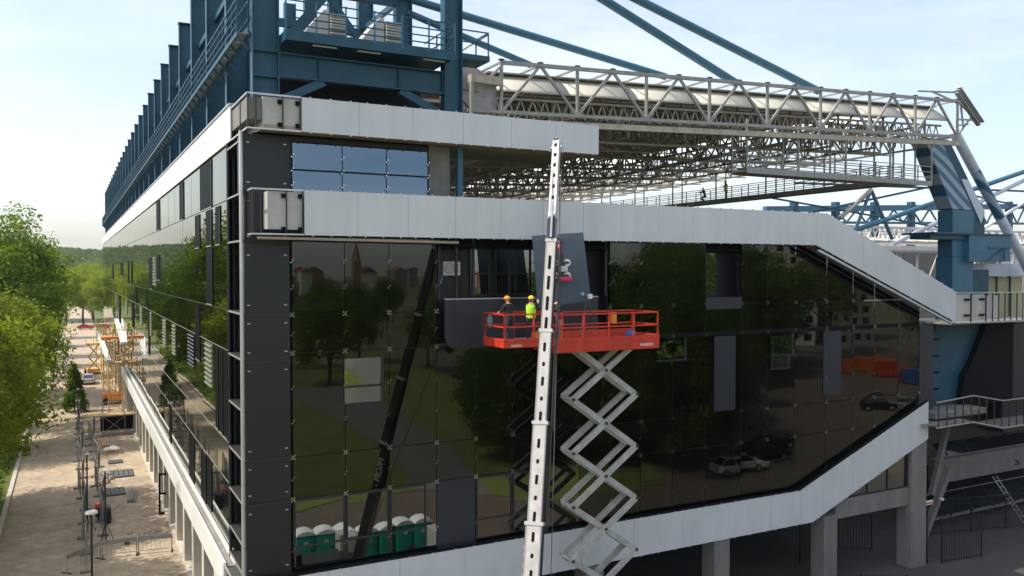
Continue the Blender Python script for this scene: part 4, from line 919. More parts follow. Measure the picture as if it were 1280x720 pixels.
for sg, rr in ((.40, .03), (.46, .022)): 
    for i in range(3): rod('hydraulic_hose', 'rubber', CRN, bp(secs[i + 1][0]) + s * (sg if s.x > 0 else -sg) + n * .05, bp(secs[i + 1][1]) + s * ((sg - .06) if s.x > 0 else -(sg - .06)) + n * .05, rr)
rod('hoist_rope', 'wire', CRN, tip + Vector((.2, -.1, 0)), bp(4.0) + (s if s.x > 0 else -s) * .75, .014)
# carrier
crr = MB().box(2.2, 13.2, -12.4, -9.9, .75, 1.35).build('carrier', 'crane_white', CRN, bevel=.06)
for x in (3.2, 4.7, 9.8, 11.3):
    for y in (-12.35, -9.95): rod('wheel', 'rubber', CRN, (x, y - .18, .58), (x, y + .18, .58), .58)
MB().prism_xz([(12.4, .7), (14.6, .7), (14.6, 1.7), (14.1, 2.75), (12.4, 2.75)], -12.35, -9.95).build('driver_cab', 'crane_white', CRN, bevel=.08); pbox('cab_window', 'car_glass', CRN, 12.7, 13.9, -9.97, -9.93, 1.75, 2.5)
MB().box(4.6, 7.6, -12.0, -10.2, 1.36, 2.3).build('turntable', 'crane_black', CRN, bevel=.06); pbox('counterweight', 'crane_black', CRN, 3.2, 4.55, -12.1, -10.1, 1.5, 2.9)
MB().prism_xz([(6.9, 1.6), (8.3, 1.6), (8.3, 2.4), (7.9, 3.2), (6.9, 3.2)], -12.3, -11.4).build('operator_cab', 'crane_white', CRN, bevel=.05)
for x in (2.9, 8.4, 12.2):
    for y in (-14.3, -8.0): pbox('outrigger_leg', 'crane_black', CRN, x - .12, x + .12, min(y, -11), max(y, -11), .8, 1.05); rod('outrigger_pad', 'steel_dark', CRN, (x, y, 0.0), (x, y, .85), .14)

# ------------------------------------------------------------------ glass pane held by a vacuum lifter
GP = tag(MB().prism_xz([(-1.33, 1.42), (1.2, 1.62), (1.62, -1.36), (-1.05, -1.62)], -.015, .015).build('hanging_glass_pane', 'held_glass', None), 'tilted blue grey glass pane hanging above the red platform', 'glass pane'); GP.location = (12.7, -1.85, 17.6)
VL = root('vacuum_lifter', 'red and white vacuum lifter hanging from the crane hook', 'vacuum lifter', (hk.x, -2.05, 17.4))
fx = MB().beam((hk.x + .1, -2.05, 18.3), (hk.x + .1, -2.05, 17.2), .12).beam((hk.x - .25, -2.05, 17.9), (hk.x + .45, -2.05, 17.9), .09).beam((hk.x - .25, -2.05, 17.35), (hk.x + .45, -2.05, 17.35), .09); fx.build('frame', 'steel_dark', VL)
for (dx, z) in ((-.22, 17.9), (.42, 17.9), (-.22, 17.35), (.42, 17.35)): rod('suction_cup', 'letter_white', VL, (hk.x + dx, -2.02, z), (hk.x + dx, -1.87, z), .16)
MB().box(hk.x - .12, hk.x + .5, -2.3, -2.06, 17.1, 17.3).build('battery_box', 'lifter_pink', VL, bevel=.05); MB().box(hk.x - .1, hk.x + .3, -2.25, -2.08, 17.5, 17.75).build('pump', 'aluminium', VL, bevel=.03)
rod('chain', 'steel_dark', VL, (hk.x, -2.05, 18.4), (hk.x + .1, -2.05, 18.2), .03)

SF = root('hand_suction_frame', 'small white suction handle with two wires above the red deck', 'suction handle', (13.95, -2.3, 14.57))
pbox('handle_box', 'letter_white', SF, 13.9, 14.08, -2.34, -2.2, 16.35, 16.55); pbox('handle_grip', 'aluminium', SF, 13.55, 13.65, -2.34, -2.2, 16.5, 16.62)
bar('cross_bar', 'steel_dark', SF, (13.55, -2.27, 16.45), (14.1, -2.27, 16.42), .03)
for x in (13.2, 14.4): rod('wire', 'wire', SF, (13.85, -2.27, 16.45), (x, -2.6, 14.57), .012)
# ------------------------------------------------------------------ people
def person(label, loc, heading, la, ra, shirt='cloth_black', trousers='cloth_navy', helmet='helmet_orange', vest=None, crouch=0.0, lean=0.0, group=None):
    g = root('person', label, 'person', (0, 0, 0), group)
    c = crouch; hz = .95 - .38 * c; ly = lean
    P = dict(pel=(0, 0, hz), spn=(0, .04 + ly * .35, hz + .2), chs=(0, .05 + ly, hz + .42), nek=(0, .05 + ly * 1.15, hz + .56), hed=(0, .09 + ly * 1.25, hz + .66), crn=(0, .10 + ly * 1.3, hz + .75))
    for sgn, nm, arm in ((-1, 'l', la), (1, 'r', ra)):
        P[nm + 'sh'] = (sgn * .19, .05 + ly, hz + .47); P[nm + 'el'] = tuple(Vector(P[nm + 'sh']) + Vector((sgn * arm[0][0], arm[0][1], arm[0][2]))); P[nm + 'wr'] = tuple(Vector(P[nm + 'el']) + Vector((sgn * arm[1][0], arm[1][1], arm[1][2])))
        P[nm + 'hp'] = (sgn * .10, 0, hz - .04); P[nm + 'kn'] = (sgn * (.12 + .1 * c), .03 + .42 * c, .50 - .02 * c); P[nm + 'an'] = (sgn * .13, -.02, .10); P[nm + 'to'] = (sgn * .14, .13, .05)
    rad = dict(pel=.15, spn=.14, chs=.165, nek=.062, hed=.092, crn=.085); keys = list(P)
    for n_ in 'lr':
        rad.update({n_ + 'sh': .085, n_ + 'el': .052, n_ + 'wr': .036, n_ + 'hp': .105, n_ + 'kn': .068, n_ + 'an': .05, n_ + 'to': .045})
    E = [('pel', 'spn'), ('spn', 'chs'), ('chs', 'nek'), ('nek', 'hed'), ('hed', 'crn')]
    for n_ in 'lr': E += [('chs', n_ + 'sh'), (n_ + 'sh', n_ + 'el'), (n_ + 'el', n_ + 'wr'), ('pel', n_ + 'hp'), (n_ + 'hp', n_ + 'kn'), (n_ + 'kn', n_ + 'an'), (n_ + 'an', n_ + 'to')]
    me = bpy.data.meshes.new('body_skeleton'); me.from_pydata([P[k] for k in keys], [(keys.index(a), keys.index(b_)) for a, b_ in E], [])
    t = bpy.data.objects.new('body_skeleton', me); COL.objects.link(t); t.modifiers.new('skin', 'SKIN'); sb = t.modifiers.new('sub', 'SUBSURF'); sb.levels = 2; sb.render_levels = 2
    for i, k in enumerate(keys):
        v = me.skin_vertices[0].data[i]; v.radius = (rad[k] * (1.2 if k in ('pel', 'spn', 'chs') else 1), rad[k] * (.8 if k in ('pel', 'spn', 'chs') else 1)); v.use_root = (k == 'pel')
    bpy.context.view_layer.update()
    bm = bpy.data.meshes.new_from_object(t.evaluated_get(bpy.context.evaluated_depsgraph_get())); bpy.data.objects.remove(t); bm.name = 'body'
    bm.materials.clear()
    for mt in (shirt, trousers, 'skin', 'rubber'): bm.materials.append(MATS[mt])
    wl, wr, = Vector(P['lwr']), Vector(P['rwr'])
    for p in bm.polygons:
        q = p.center; p.use_smooth = True
        if q.z > hz + .535 and abs(q.x) < .12: p.material_index = 2
        elif (q - wl).length < .16 or (q - wr).length < .16: p.material_index = 2
        elif q.z < .12: p.material_index = 3
        elif q.z < hz + .02 and min((q - wl).length, (q - wr).length) > .3: p.material_index = 1
        else: p.material_index = 0
    link('body', bm, g)
    for n_, sg in (('l', -1), ('r', 1)):
        w_ = Vector(P[n_ + 'wr']); dr = (w_ - Vector(P[n_ + 'el'])).normalized(); sd_ = dr.cross(Vector((0, 0, 1)))
        sd_ = sd_.normalized() if sd_.length > .1 else Vector((1, 0, 0)); dn = sd_.cross(dr)
        h = MB(); h.beam(w_ - dr * .02, w_ + dr * .09, .075, .035)
        for f, (o_, l_) in enumerate(((-.03, .07), (-.01, .085), (.01, .08), (.03, .06))):
            a = w_ + dr * .085 + sd_ * o_; m_ = a + dr * l_ * .55 - dn * .01; h.tube(a, m_, .0095, .009, 6); h.tube(m_, m_ + dr * l_ * .35 - dn * .03, .009, .007, 6)
        a = w_ + dr * .03 - sd_ * .035 * sg; h.tube(a, a + dr * .05 - sd_ * .035 * sg, .011, .009, 6)
        h.build('hand', 'skin', g)
    hc = Vector(P['hed']); f = MB(); f.ball(hc + Vector((0, .098, .0)), .018, .03, .025, 8, 5)
    for sg in (-1, 1): f.ball(hc + Vector((sg * .097, .0, .0)), .014, .026, .036, 8, 5); f.ball(hc + Vector((sg * .036, .083, .028)), .014, .012, .01, 8, 5)
    f.beam(hc + Vector((-.025, .093, -.045)), hc + Vector((.025, .093, -.045)), .01, .008); f.build('face', 'skin', g, smooth=True)
    if helmet:
        tp = Vector(P['crn']); hm = MB().ball(tp + Vector((0, 0, -.01)), .128, .145, .125, 14, 6, 0.0)
        hm.prism_xy([(tp.x + .14 * math.cos(a), tp.y + .01 + (.205 if math.sin(a) > 0 else .155) * math.sin(a)) for a in [2 * math.pi * k / 16 for k in range(16)]], tp.z - .022, tp.z - .01); hm.build('helmet', helmet, g, smooth=False)
    if vest:
        v = MB(); rows = [(hz - .06, .2, .15, 0), (hz + .12, .195, .15, ly * .3), (hz + .3, .215, .16, ly * .7), (hz + .44, .205, .15, ly), (hz + .5, .13, .12, ly * 1.05)]; n = 16; vs = []
        for (z, rx, ry, oy) in rows: vs += [(rx * math.cos(2 * math.pi * k / n), .04 + oy + ry * math.sin(2 * math.pi * k / n), z) for k in range(n)]
        v.add(vs, [(r_ * n + k, r_ * n + (k + 1) % n, (r_ + 1) * n + (k + 1) % n, (r_ + 1) * n + k) for r_ in range(4) for k in range(n)])
        vo = v.build('vest', vest, g, smooth=True)
    g.location = loc; g.rotation_euler = (0, 0, heading)
    return g
down = ((.05, .02, -.28), (.0, .10, -.22)); fwd = ((.04, .16, -.2), (-.02, .24, .06)); onrail = ((.10, .10, -.24), (.02, .2, -.08)); up = ((.06, .22, -.02), (-.04, .2, .16))
person('worker in black with orange helmet leaning on the red platform rail', (9.85, -2.75, 14.735), R(15), onrail, onrail, helmet='helmet_orange', lean=.06)
person('worker in yellow safety vest and yellow helmet reaching toward the glass pane', (10.75, -2.85, 14.735), R(-40), fwd, up, helmet='helmet_yellow', vest='hivis')
person('worker in dark clothes half hidden behind the crane boom', (12.15, -2.9, 14.57), R(40), fwd, onrail, shirt='cloth_black', trousers='cloth_grey', helmet=None, lean=.08)
person('crouching worker in black on the far roof catwalk', (43.9, 25.0, 23.47), R(60), fwd, fwd, helmet=None, crouch=.8, lean=.1)
person('standing worker in safety vest on the far roof catwalk', (43.9, 22.3, 23.47), R(60), fwd, down, helmet='helmet_yellow', vest='hivis')
# ------------------------------------------------------------------ trees
def crown_mesh(name, mat, rx, ry, rz, n_clump, per, leaf, seed, low=-.75, cone=False):
    g = np.random.default_rng(seed)
    u = g.normal(size=(n_clump, 3)); u /= np.linalg.norm(u, axis=1)[:, None]
    rad = g.uniform(.45, 1.0, n_clump) ** .6
    if cone:
        h = g.uniform(-1, 1, n_clump); a = g.uniform(0, 2 * np.pi, n_clump); rr = (1 - (h + 1) / 2) * g.uniform(.5, 1, n_clump) + .05
        c = np.stack([rx * rr * np.cos(a), ry * rr * np.sin(a), rz * h], 1)
    else:
        u[:, 2] = np.where(u[:, 2] < low, -u[:, 2] * .5, u[:, 2])
        c = u * rad[:, None] * np.array([rx, ry, rz]) * (1 + .16 * np.sin(u[:, :1] * 5 + seed) + .12 * np.cos(u[:, 1:2] * 7 + seed))
    cs = g.uniform(.55, 1.25, n_clump) * min(rx, rz) * .24
    ctr = np.repeat(c, per, 0); sz = np.repeat(cs, per)
    v = g.normal(size=ctr.shape); v /= np.linalg.norm(v, axis=1)[:, None]; pos = ctr + v * (sz * g.uniform(.35, 1.15, len(sz)))[:, None] * np.array([1.15, 1.15, .8])
    nrm = v * .7 + g.normal(size=v.shape) * .6 + np.array([0, 0, .35]); nrm /= np.linalg.norm(nrm, axis=1)[:, None]
    t = np.cross(nrm, g.normal(size=nrm.shape)); t /= np.linalg.norm(t, axis=1)[:, None]; b = np.cross(nrm, t)
    s = leaf * g.uniform(.55, 1.3, len(sz))[:, None]
    q = np.stack([pos + t * s, pos + b * s * .55 + nrm * s * .12, pos - t * s, pos - b * s * .55 + nrm * s * .12], 1).reshape(-1, 3)
    n = len(pos); me = bpy.data.meshes.new(name); me.vertices.add(4 * n); me.vertices.foreach_set('co', q.astype(np.float32).ravel())
    me.loops.add(4 * n); me.loops.foreach_set('vertex_index', np.arange(4 * n, dtype=np.int32)); me.polygons.add(n); me.polygons.foreach_set('loop_start', np.arange(0, 4 * n, 4, dtype=np.int32)); me.polygons.foreach_set('loop_total', np.full(n, 4, dtype=np.int32))
    me.materials.append(MATS[mat]); me.update(calc_edges=True); return me, c
def trunk_mesh(h, r, clumps, zc, seed):
    m = MB(); g = random.Random(seed); pts = [Vector((0, 0, 0))]
    for k in range(4): pts.append(pts[-1] + Vector((g.gauss(0, .18), g.gauss(0, .18), h / 4)))
    for k in range(4): m.tube(pts[k], pts[k + 1], r * (1 - .17 * k), r * (1 - .17 * (k + 1)), 8)
    for c in list(clumps)[:16]:
        a = pts[g.choice((2, 3, 4))]; e = Vector((c[0], c[1], c[2] + zc)) * .92; mid = (a + e) / 2 + Vector((0, 0, -.4)); m.tube(a, mid, r * .4, r * .25, 6); m.tube(mid, e, r * .25, r * .07, 6)
    return m.mesh('trunk', 'bark')
TP = {}
def proto(key, mat, rx, ry, rz, zc, nc, per, leaf, seed, cone=False):
    me, c = crown_mesh('crown', mat, rx, ry, rz, nc, per, leaf, seed, cone=cone); TP[key] = (me, trunk_mesh(zc, .3 * rx / 5, c, zc, seed), zc)
proto('big', 'leaf_a', 6.2, 6.2, 7.6, 14.5, 300, 52, .21, 3)
proto('big2', 'leaf_c', 6.0, 6.4, 8.4, 13.5, 300, 52, .21, 8)
proto('yellow', 'leaf_b', 5.6, 5.6, 6.0, 9.2, 320, 78, .18, 5)
proto('small', 'leaf_a', 4.0, 4.2, 4.6, 6.4, 170, 42, .22, 11)
proto('park', 'leaf_park', 6.6, 6.6, 7.6, 8.6, 340, 80, .26, 21)
proto('conifer', 'leaf_c', 1.5, 1.5, 2.7, 2.9, 110, 70, .14, 13, True)
def tree(name, key, label, loc, sc=1.0, rot=0.0, group=None, zsc=None):
    cm, tm, zc = TP[key]; t = root(name, label, 'tree', (0, 0, 0), group)
    k = link('trunk', tm, t); c = link('crown', cm, t, Matrix.Translation((0, 0, zc)))
    t.location = loc; t.scale = (sc, sc, zsc or sc); t.rotation_euler = (0, 0, rot); return t
# street trees on the verge
tree('street_tree', 'yellow', 'bright yellow green tree leaning over the street kerb', (-13.4, 39, 0), 1.0, .3)
tree('street_tree', 'yellow', 'yellow green tree beside the kerb behind the leaning one', (-13.2, 62, 0), 1.03, 2.0)
tree('street_tree', 'yellow', 'low yellow green tree over the near barrier', (-14.8, 29, 0), .9, 4.1)
tree('street_tree', 'big', 'tall full green tree rising above the yellow green trees', (-12.1, 75, 0), 1.06, 1.1)
for k, (x, y) in enumerate(((-17.6, 33), (-17.8, 22), (-17.4, 11), (-17.0, 0))): tree('verge_tree', 'big', 'tall verge tree shading the near street paving', (x, y, 0), 1.0, k * 2.2, 'verge trees shading the near street')
tree('street_tree', 'big2', 'dark green tall tree behind the tallest tree', (-12.8, 95, 0), 1.02, 2.4)
tree('street_tree', 'big', 'tall green tree on the verge rear of the yellow trees', (-19.5, 62, 0), .98, 5.0)
for k, (x, y, s_) in enumerate(((-12.8, 104, .86), (-13.0, 122, .84), (-12.6, 140, .8), (-12.8, 160, .8), (-12.2, 185, .76), (-12.0, 212, .72))):
    tree('street_tree', ('small', 'big2')[k % 2], ('round light green', 'tall dark green')[k % 2] + ' street tree in the far row along the kerb', (x, y, 0), s_ * (1.45 if k % 2 == 0 else 1), k * 1.3, ('light', 'dark')[k % 2] + ' trees of the far street row')
for k, (x, y, s_) in enumerate(((-2.5, 262, 1.0), (3.0, 255, .95), (-7.5, 285, 1.05), (8.5, 268, 1.0), (1.0, 300, 1.1), (-14, 300, 1.1))):
    tree('park_tree', 'yellow', 'pale green tree closing the end of the street', (x, y, 0), s_ * 1.18, k * 1.7, 'trees at the street end')
for k, (x, y) in enumerate(((-24, 40), (-26, 58), (-25, 78), (-28, 100), (-26, 125), (-27, 150))):
    tree('park_tree', ('big', 'big2')[k % 2], 'tall park tree standing behind the street trees', (x, y, 0), .92, k * .9, 'park trees behind the kerb row')
tree('conifer', 'conifer', 'small dark green conical tree by the mesh fence', (-5.6, 84, 0), 1.05)
# hedge and undergrowth along the kerb
g_ = np.random.default_rng(4)
und, _ = crown_mesh('undergrowth', 'leaf_a', 1, 1, 1, 3, 4, .2, 1)
vs = []; fs = []
for k in range(9000):
    x = -10.7 - abs(g_.normal()) * 2.2; y = g_.uniform(18, 160); z = .1 + abs(g_.normal()) * .8 * (1 - .5 * (x > -11.2)); s = g_.uniform(.08, .22); a, b_ = g_.uniform(0, 6.28), g_.uniform(-1, 1)
    t = np.array([math.cos(a), math.sin(a), b_ * .4]) * s; u_ = np.array([-math.sin(a) * .5, math.cos(a) * .5, .7]) * s; p = np.array([x, y, z]); n = len(vs); vs += [tuple(p - t), tuple(p + u_ * .5), tuple(p + t), tuple(p - u_ * .5)]; fs.append((n, n + 1, n + 2, n + 3))
ug = stuff(MB().add(vs, fs).build('undergrowth', 'leaf_c')); ug['label'] = 'low leafy undergrowth along the kerb under the trees'; ug['category'] = 'undergrowth'
# hills with a far wood
hl = MB(); n = 40; vs = []; fs = []
hz_ = lambda x, y: max(0, 43 * math.exp(-((y - 1050) / 260) ** 2) * (1 - .25 * math.sin(x / 170 + .6)) - 6)
for j in range(16):
    for i in range(n + 1): x = -1100 + i * 50; y = 700 + j * 45; vs.append((x, y, hz_(x, y) - .5))
fs = [(j * (n + 1) + i, j * (n + 1) + i + 1, (j + 1) * (n + 1) + i + 1, (j + 1) * (n + 1) + i) for j in range(15) for i in range(n)]
setting(hl.add(vs, fs).build('hills', 'hills_mat', smooth=True))
g_ = np.random.default_rng(9); m_ = 5200; X = g_.uniform(-420, 240, m_); Y = g_.uniform(760, 1080, m_); pos = []
for a, b_ in zip(X, Y):
    h = hz_(a, b_); r = g_.uniform(3, 6)
    for q in range(9): v = g_.normal(size=3); v /= np.linalg.norm(v); pos.append((a + v[0] * r, b_ + v[1] * r, h + 6 + abs(v[2]) * r * 1.2 - 1.5))
pos = np.array(pos); nn = len(pos); t = g_.normal(size=(nn, 3)); t /= np.linalg.norm(t, axis=1)[:, None]; b2 = np.cross(t, g_.normal(size=(nn, 3))); b2 /= np.linalg.norm(b2, axis=1)[:, None]; s = 1.7
q = np.stack([pos + t * s, pos + b2 * s, pos - t * s, pos - b2 * s], 1).reshape(-1, 3)
me = bpy.data.meshes.new('far_wood'); me.from_pydata(q.tolist(), [], np.arange(4 * nn).reshape(-1, 4).tolist()); me.materials.append(MATS['leaf_far'])
fw = stuff(link('far_wood', me)); fw['label'] = 'wooded hillside far beyond the street'; fw['category'] = 'wood'
for k, (x, y, z) in enumerate(((-28, 640, 0), (-12, 660, 0), (4, 650, 0))):
    h = root('house', 'small pale house among trees below the wooded hill', 'house', (x, y, z), 'far houses below the hill'); MB().box(x - 5, x + 5, y, y + 8, 0, 14).build('wall', 'render_wall', h); MB().prism_xz([(x - 5.6, 14), (x + 5.6, 14), (x, 17)], y - .4, y + 8.4).build('roof', 'roof_tile', h)
    for dx in (-2.5, 2.0): pbox('window', 'dark_glazing', h, x + dx, x + dx + 1.2, y - .05, y, 10.5, 12)

# ------------------------------------------------------------------ vehicles
def car(label, loc, rot, mat, group=None):
    g = root('parked_car', label, 'car', (0, 0, 0), group)
    prof = [(-2.15, .35), (2.1, .35), (2.18, .62), (2.1, .82), (1.15, .95), (.45, 1.42), (-1.25, 1.44), (-1.95, 1.0), (-2.2, .92)]
    lo = [(-2.15, .32), (2.1, .32), (2.2, .55), (2.12, .80), (1.15, .94), (-1.95, .98), (-2.2, .9)]
    b = MB().prism_xz(lo, -.88, .88); b.build('body', mat, g, bevel=.08)
    ro = MB(); z0, z1 = .93, 1.44
    ro.add([(1.15, -.82, z0), (1.15, .82, z0), (-1.95, .82, z0), (-1.95, -.82, z0), (.42, -.62, z1), (.42, .62, z1), (-1.3, .62, z1), (-1.3, -.62, z1)], [(0, 1, 2, 3), (4, 7, 6, 5), (0, 4, 5, 1), (1, 5, 6, 2), (2, 6, 7, 3), (3, 7, 4, 0)]); ro.build('cabin', 'car_glass', g, bevel=.04)
    MB().box(-1.3, .4, -.6, .6, 1.44, 1.47).build('roof_panel', mat, g, bevel=.01)
    for s_ in (-1, 1):
        for (p, q_) in (((1.1, .81, .95), (.42, .63, 1.44)), ((-.4, .82, .95), (-.4, .63, 1.44)), ((-1.9, .81, .97), (-1.3, .63, 1.44))): bar('pillar', mat, g, (p[0], p[1] * s_, p[2]), (q_[0], q_[1] * s_, q_[2]), .07, .05)
        for x in (-1.35, 1.35):
            rod('tyre', 'rubber', g, (x, s_ * .72, .32), (x, s_ * .92, .32), .32); rod('rim', 'aluminium', g, (x, s_ * .90, .32), (x, s_ * .93, .32), .2)
        pbox('headlight', 'lamp_clear', g, 2.02, 2.17, s_ * .65 - .16, s_ * .65 + .16, .62, .76); pbox('tail_light', 'lamp_red', g, -2.22, -2.12, s_ * .7 - .12, s_ * .7 + .12, .7, .9)
        pbox('door_mirror', mat, g, .75, .92, s_ * .95 - .08, s_ * .95 + .08, .93, 1.05)
    g.location = loc; g.rotation_euler = (0, 0, rot); return g
car('silver grey car parked on the street beyond the conical tree', (-3.6, 112, .01), R(88), 'car_silver')
car('red car parked far along the street', (-2.2, 243, .01), R(5), 'car_red')
car('white estate car reflected beside the leafy tree', (45.5, -22.2, .01), R(15), 'car_white')
car('large black car reflected beyond the white car', (54.5, -27.6, .01), R(12), 'car_black'); bpy.context.view_layer.update()
car('black car parked near the blue skip', (85.0, -39.5, .01), R(40), 'car_black'); car('silver car parked beside the black car near the skips', (86.8, -35.4, .01), R(40), 'car_silver'); car('dark car under the tree near the asphalt edge', (50.5, -24.5, .01), R(15), 'car_black')

# ------------------------------------------------------------------ street clutter
def fence_panel(x, y, rot, label, group, w=3.4, h=2.0, tight=.16):
    g = root('mesh_fence_panel', label, 'fence', (0, 0, 0), group)
    for xx in (0, w): rod('post', 'galvanised', g, (xx, 0, .0), (xx, 0, h), .022)
    for z in (.15, h): rod('rail', 'galvanised', g, (0, 0, z), (w, 0, z), .02)
    m = MB(); k = int(w / tight)
    for q_ in range(1, k): m.beam((q_ * tight, 0, .15), (q_ * tight, 0, h), .008)
    for q_ in range(1, 12): m.beam((0, 0, .15 + q_ * (h - .15) / 12), (w, 0, .15 + q_ * (h - .15) / 12), .008)
    m.build('wire_mesh', 'mesh_fence', g)
    for xx in (0, w): MB().box(xx - .11, xx + .11, -.34, .34, 0, .14).build('foot', 'concrete', g, bevel=.02)
    g.location = (x, y, .01); g.rotation_euler = (0, 0, rot); return g
p0 = fence_panel(-5.2, 21.5, R(90), 'temporary mesh fence panel in the row along the middle of the street', 'mesh fence row mid street')
for k in range(1, 17):
    c = copy_tree(p0); c.location = (-5.2 + .12 * math.sin(k * 2.1), 21.5 + k * 3.55, .01); c.rotation_euler = (0, 0, R(90 + 4 * math.sin(k * 1.7)))
p1 = fence_panel(-4.1, 28.5, R(91), 'temporary mesh fence panel nearer the building columns', 'mesh fence row near the columns')
for k in range(1, 11):
    c = copy_tree(p1); c.location = (-4.0 + .15 * math.sin(k * 1.3), 28.5 + k * 3.6, .01); c.rotation_euler = (0, 0, R(90 + 5 * math.sin(k * 2.3)))
def barrier(x0, y0, x1, y1, label):
    L = math.hypot(x1 - x0, y1 - y0); g = root('crowd_barrier', label, 'barrier', (0, 0, 0), 'low crowd barriers by the columns')
    for xx in (0, L): rod('leg', 'galvanised', g, (xx, 0, 0), (xx, 0, 1.1), .03); pbox('foot', 'steel_dark', g, xx - .04, xx + .04, -.35, .35, 0, .05)
    pbox('top_board', 'galvanised', g, 0, L, -.02, .02, .82, 1.1); rod('rail', 'galvanised', g, (0, 0, .2), (L, 0, .2), .02)
    for k in range(1, int(L / .25)): bar('bar', 'galvanised', g, (k * .25, 0, .2), (k * .25, 0, .82), .012)
    g.location = (x0, y0, .01); g.rotation_euler = (0, 0, math.atan2(y1 - y0, x1 - x0))
barrier(-6.2, 21.9, -4.4, 23.7, 'low steel crowd barrier turned toward the mesh fence'); barrier(-4.3, 23.8, -2.4, 23.6, 'low steel crowd barrier joined to the turned one'); barrier(-2.3, 23.6, -.4, 23.3, 'low steel crowd barrier ending at the concrete column')
LP = root('street_lamp', 'short dark lamp post with round pale disc head', 'street lamp', (-4.95, 19, 0))
rod('post', 'steel_dark', LP, (-4.95, 19, 0), (-4.95, 19, 4.1), .06); MB().tube((-4.95, 19, 4.1), (-4.95, 19, 4.22), .34, .30, 20).build('lamp_head', 'letter_white', LP, bevel=.02); MB().tube((-4.95, 19, 0), (-4.95, 19, .5), .12, .09, 12).build('base', 'steel_dark', LP)
# tall site masts
for (x, y, h, lb) in ((-5.0, 30, 5.2, 'thin dark site mast at the near mesh fence'), (-4.0, 27, 4.6, 'thin dark site mast by the crowd barriers'), (-5.3, 70, 4.5, 'thin site mast with pale top by the scaffold bridge')):
    g = root('site_mast', lb, 'pole', (x, y, 0)); rod('pole', 'steel_dark', g, (x, y, 0), (x, y, h), .05)
    for a in (0, 2.1, 4.2): rod('stay', 'steel_dark', g, (x + .5 * math.cos(a), y + .5 * math.sin(a), 0), (x, y, 1.4), .025)
    pbox('head', 'letter_white', g, x - .15, x + .15, y - .06, y + .06, h, h + .1)
def pallet(name, x, y, w_, l_, label, top=None):
    g = root(name, label, 'pallet', (x, y, 0))
    for k in range(5): pbox('deck_board', 'wood' if top != 'dark' else 'mesh_fence', g, x + k * w_ / 5, x + (k + .82) * w_ / 5, y, y + l_, .12, .15)
    for k in (0, .46, .9): pbox('runner', 'wood' if top != 'dark' else 'mesh_fence', g, x, x + w_, y + k * l_, y + (k + .1) * l_, 0.01, .12)
    return g
pallet('timber_pallet', -3.2, 55.5, 1.6, 1.6, 'timber pallet under the white bags near the scaffold bridge')
bgm = MB()
for (dx, dy, s_) in ((.3, .5, 1), (.8, .8, 1.2), (1.1, .4, .9), (.7, .5, 1.0)): bgm.ball((-3.2 + dx, 55.5 + dy, .32 + .08 * s_), .38 * s_, .3 * s_, .2 * s_, 10, 6)
tag(bgm.build('bag_heap', 'toilet_roof', None, smooth=True), 'heap of white sacks on the timber pallet', 'sacks')
pallet('steel_grating', -3.1, 45.0, 1.9, 2.6, 'dark steel grating on the paving beside the fence weights', 'dark'); pallet('steel_grating', -3.9, 39.0, 1.7, 2.2, 'dark steel grating nearer the red machine', 'dark'); pallet('steel_grating', -3.0, 50.8, 1.2, 1.3, 'small dark steel grating beyond the larger ones', 'dark')
rb = MB(); g2 = random.Random(3)
for k in range(26): rb.ball((-4.1 + g2.uniform(0, 1.1), 43.4 + g2.uniform(0, 3), .1), g2.uniform(.1, .3), g2.uniform(.1, .3), g2.uniform(.08, .35), 6, 4)
tag(rb.build('rubble_heap', 'rubble', None), 'small heap of dark rubble by the mesh fence', 'rubble')
gm = root('site_compressor', 'small site machine with red lid and blue drum by the fence', 'machine', (-3.9, 32.4, 0))
MB().box(-4.5, -3.5, 32.0, 32.9, .35, .95).build('case', 'steel_dark', gm, bevel=.05); MB().box(-4.5, -4.1, 32.1, 32.7, .95, 1.25).build('lid', 'hook_red', gm, bevel=.04); rod('drum', 'cloth_navy', gm, (-3.75, 31.5, 0.01), (-3.75, 31.5, 1.0), .25)
for x in (-4.3, -3.7):
    for y in (32.1, 32.8): rod('wheel', 'rubber', gm, (x - .06, y, .2), (x + .06, y, .2), .2)
bar('handle', 'aluminium', gm, (-3.4, 32.4, .6), (-2.9, 32.2, 1.0), .05)
pr_ = root('pipe_rack', 'black pipe bracket standing at the concrete column', 'rack', (-.35, 32, 0))
for z in (.1, 1.5, 2.9): bar('arm', 'black', pr_, (-.35, 32, z), (.1, 32.0, z), .12)
bar('upright', 'black', pr_, (-.35, 32, 0), (-.35, 32, 3.0), .12)
ts = MB()
for k in range(9): ts.box(-3.3 + (k % 3) * .24, -3.1 + (k % 3) * .24, 58.5, 61.8, .02 + (k // 3) * .11, .11 + (k // 3) * .11)
tag(ts.build('timber_stack', 'wood', None), 'low stack of timber planks near the scaffold bridge', 'timber')
pb = MB()
for k in range(7): pb.tube((-2.2 + (k % 4) * .16, 36.2, .08 + (k // 4) * .14), (-2.2 + (k % 4) * .16 + .3, 39.6, .08 + (k // 4) * .14), .075, n=8)
tag(pb.build('pipe_bundle', 'galvanised', None), 'bundle of steel pipes lying between the gratings and the columns', 'pipes')
sk = MB(); g3 = random.Random(8)
for k in range(60): sk.ball((-1.4 + g3.gauss(0, .6), 27.5 + g3.gauss(0, .5), .03), g3.uniform(.03, .12), g3.uniform(.03, .12), g3.uniform(.03, .1), 6, 3)
tag(sk.build('stone_spoil', 'rubble', None), 'scattered broken stone by the crowd barriers', 'rubble')
tag(MB().tube((-2.8, 26.0, .01), (-2.8, 26.0, .38), .15, .19, 14).build('site_bucket', 'steel_dark', None), 'dark bucket on the paving beside the crowd barriers', 'bucket')
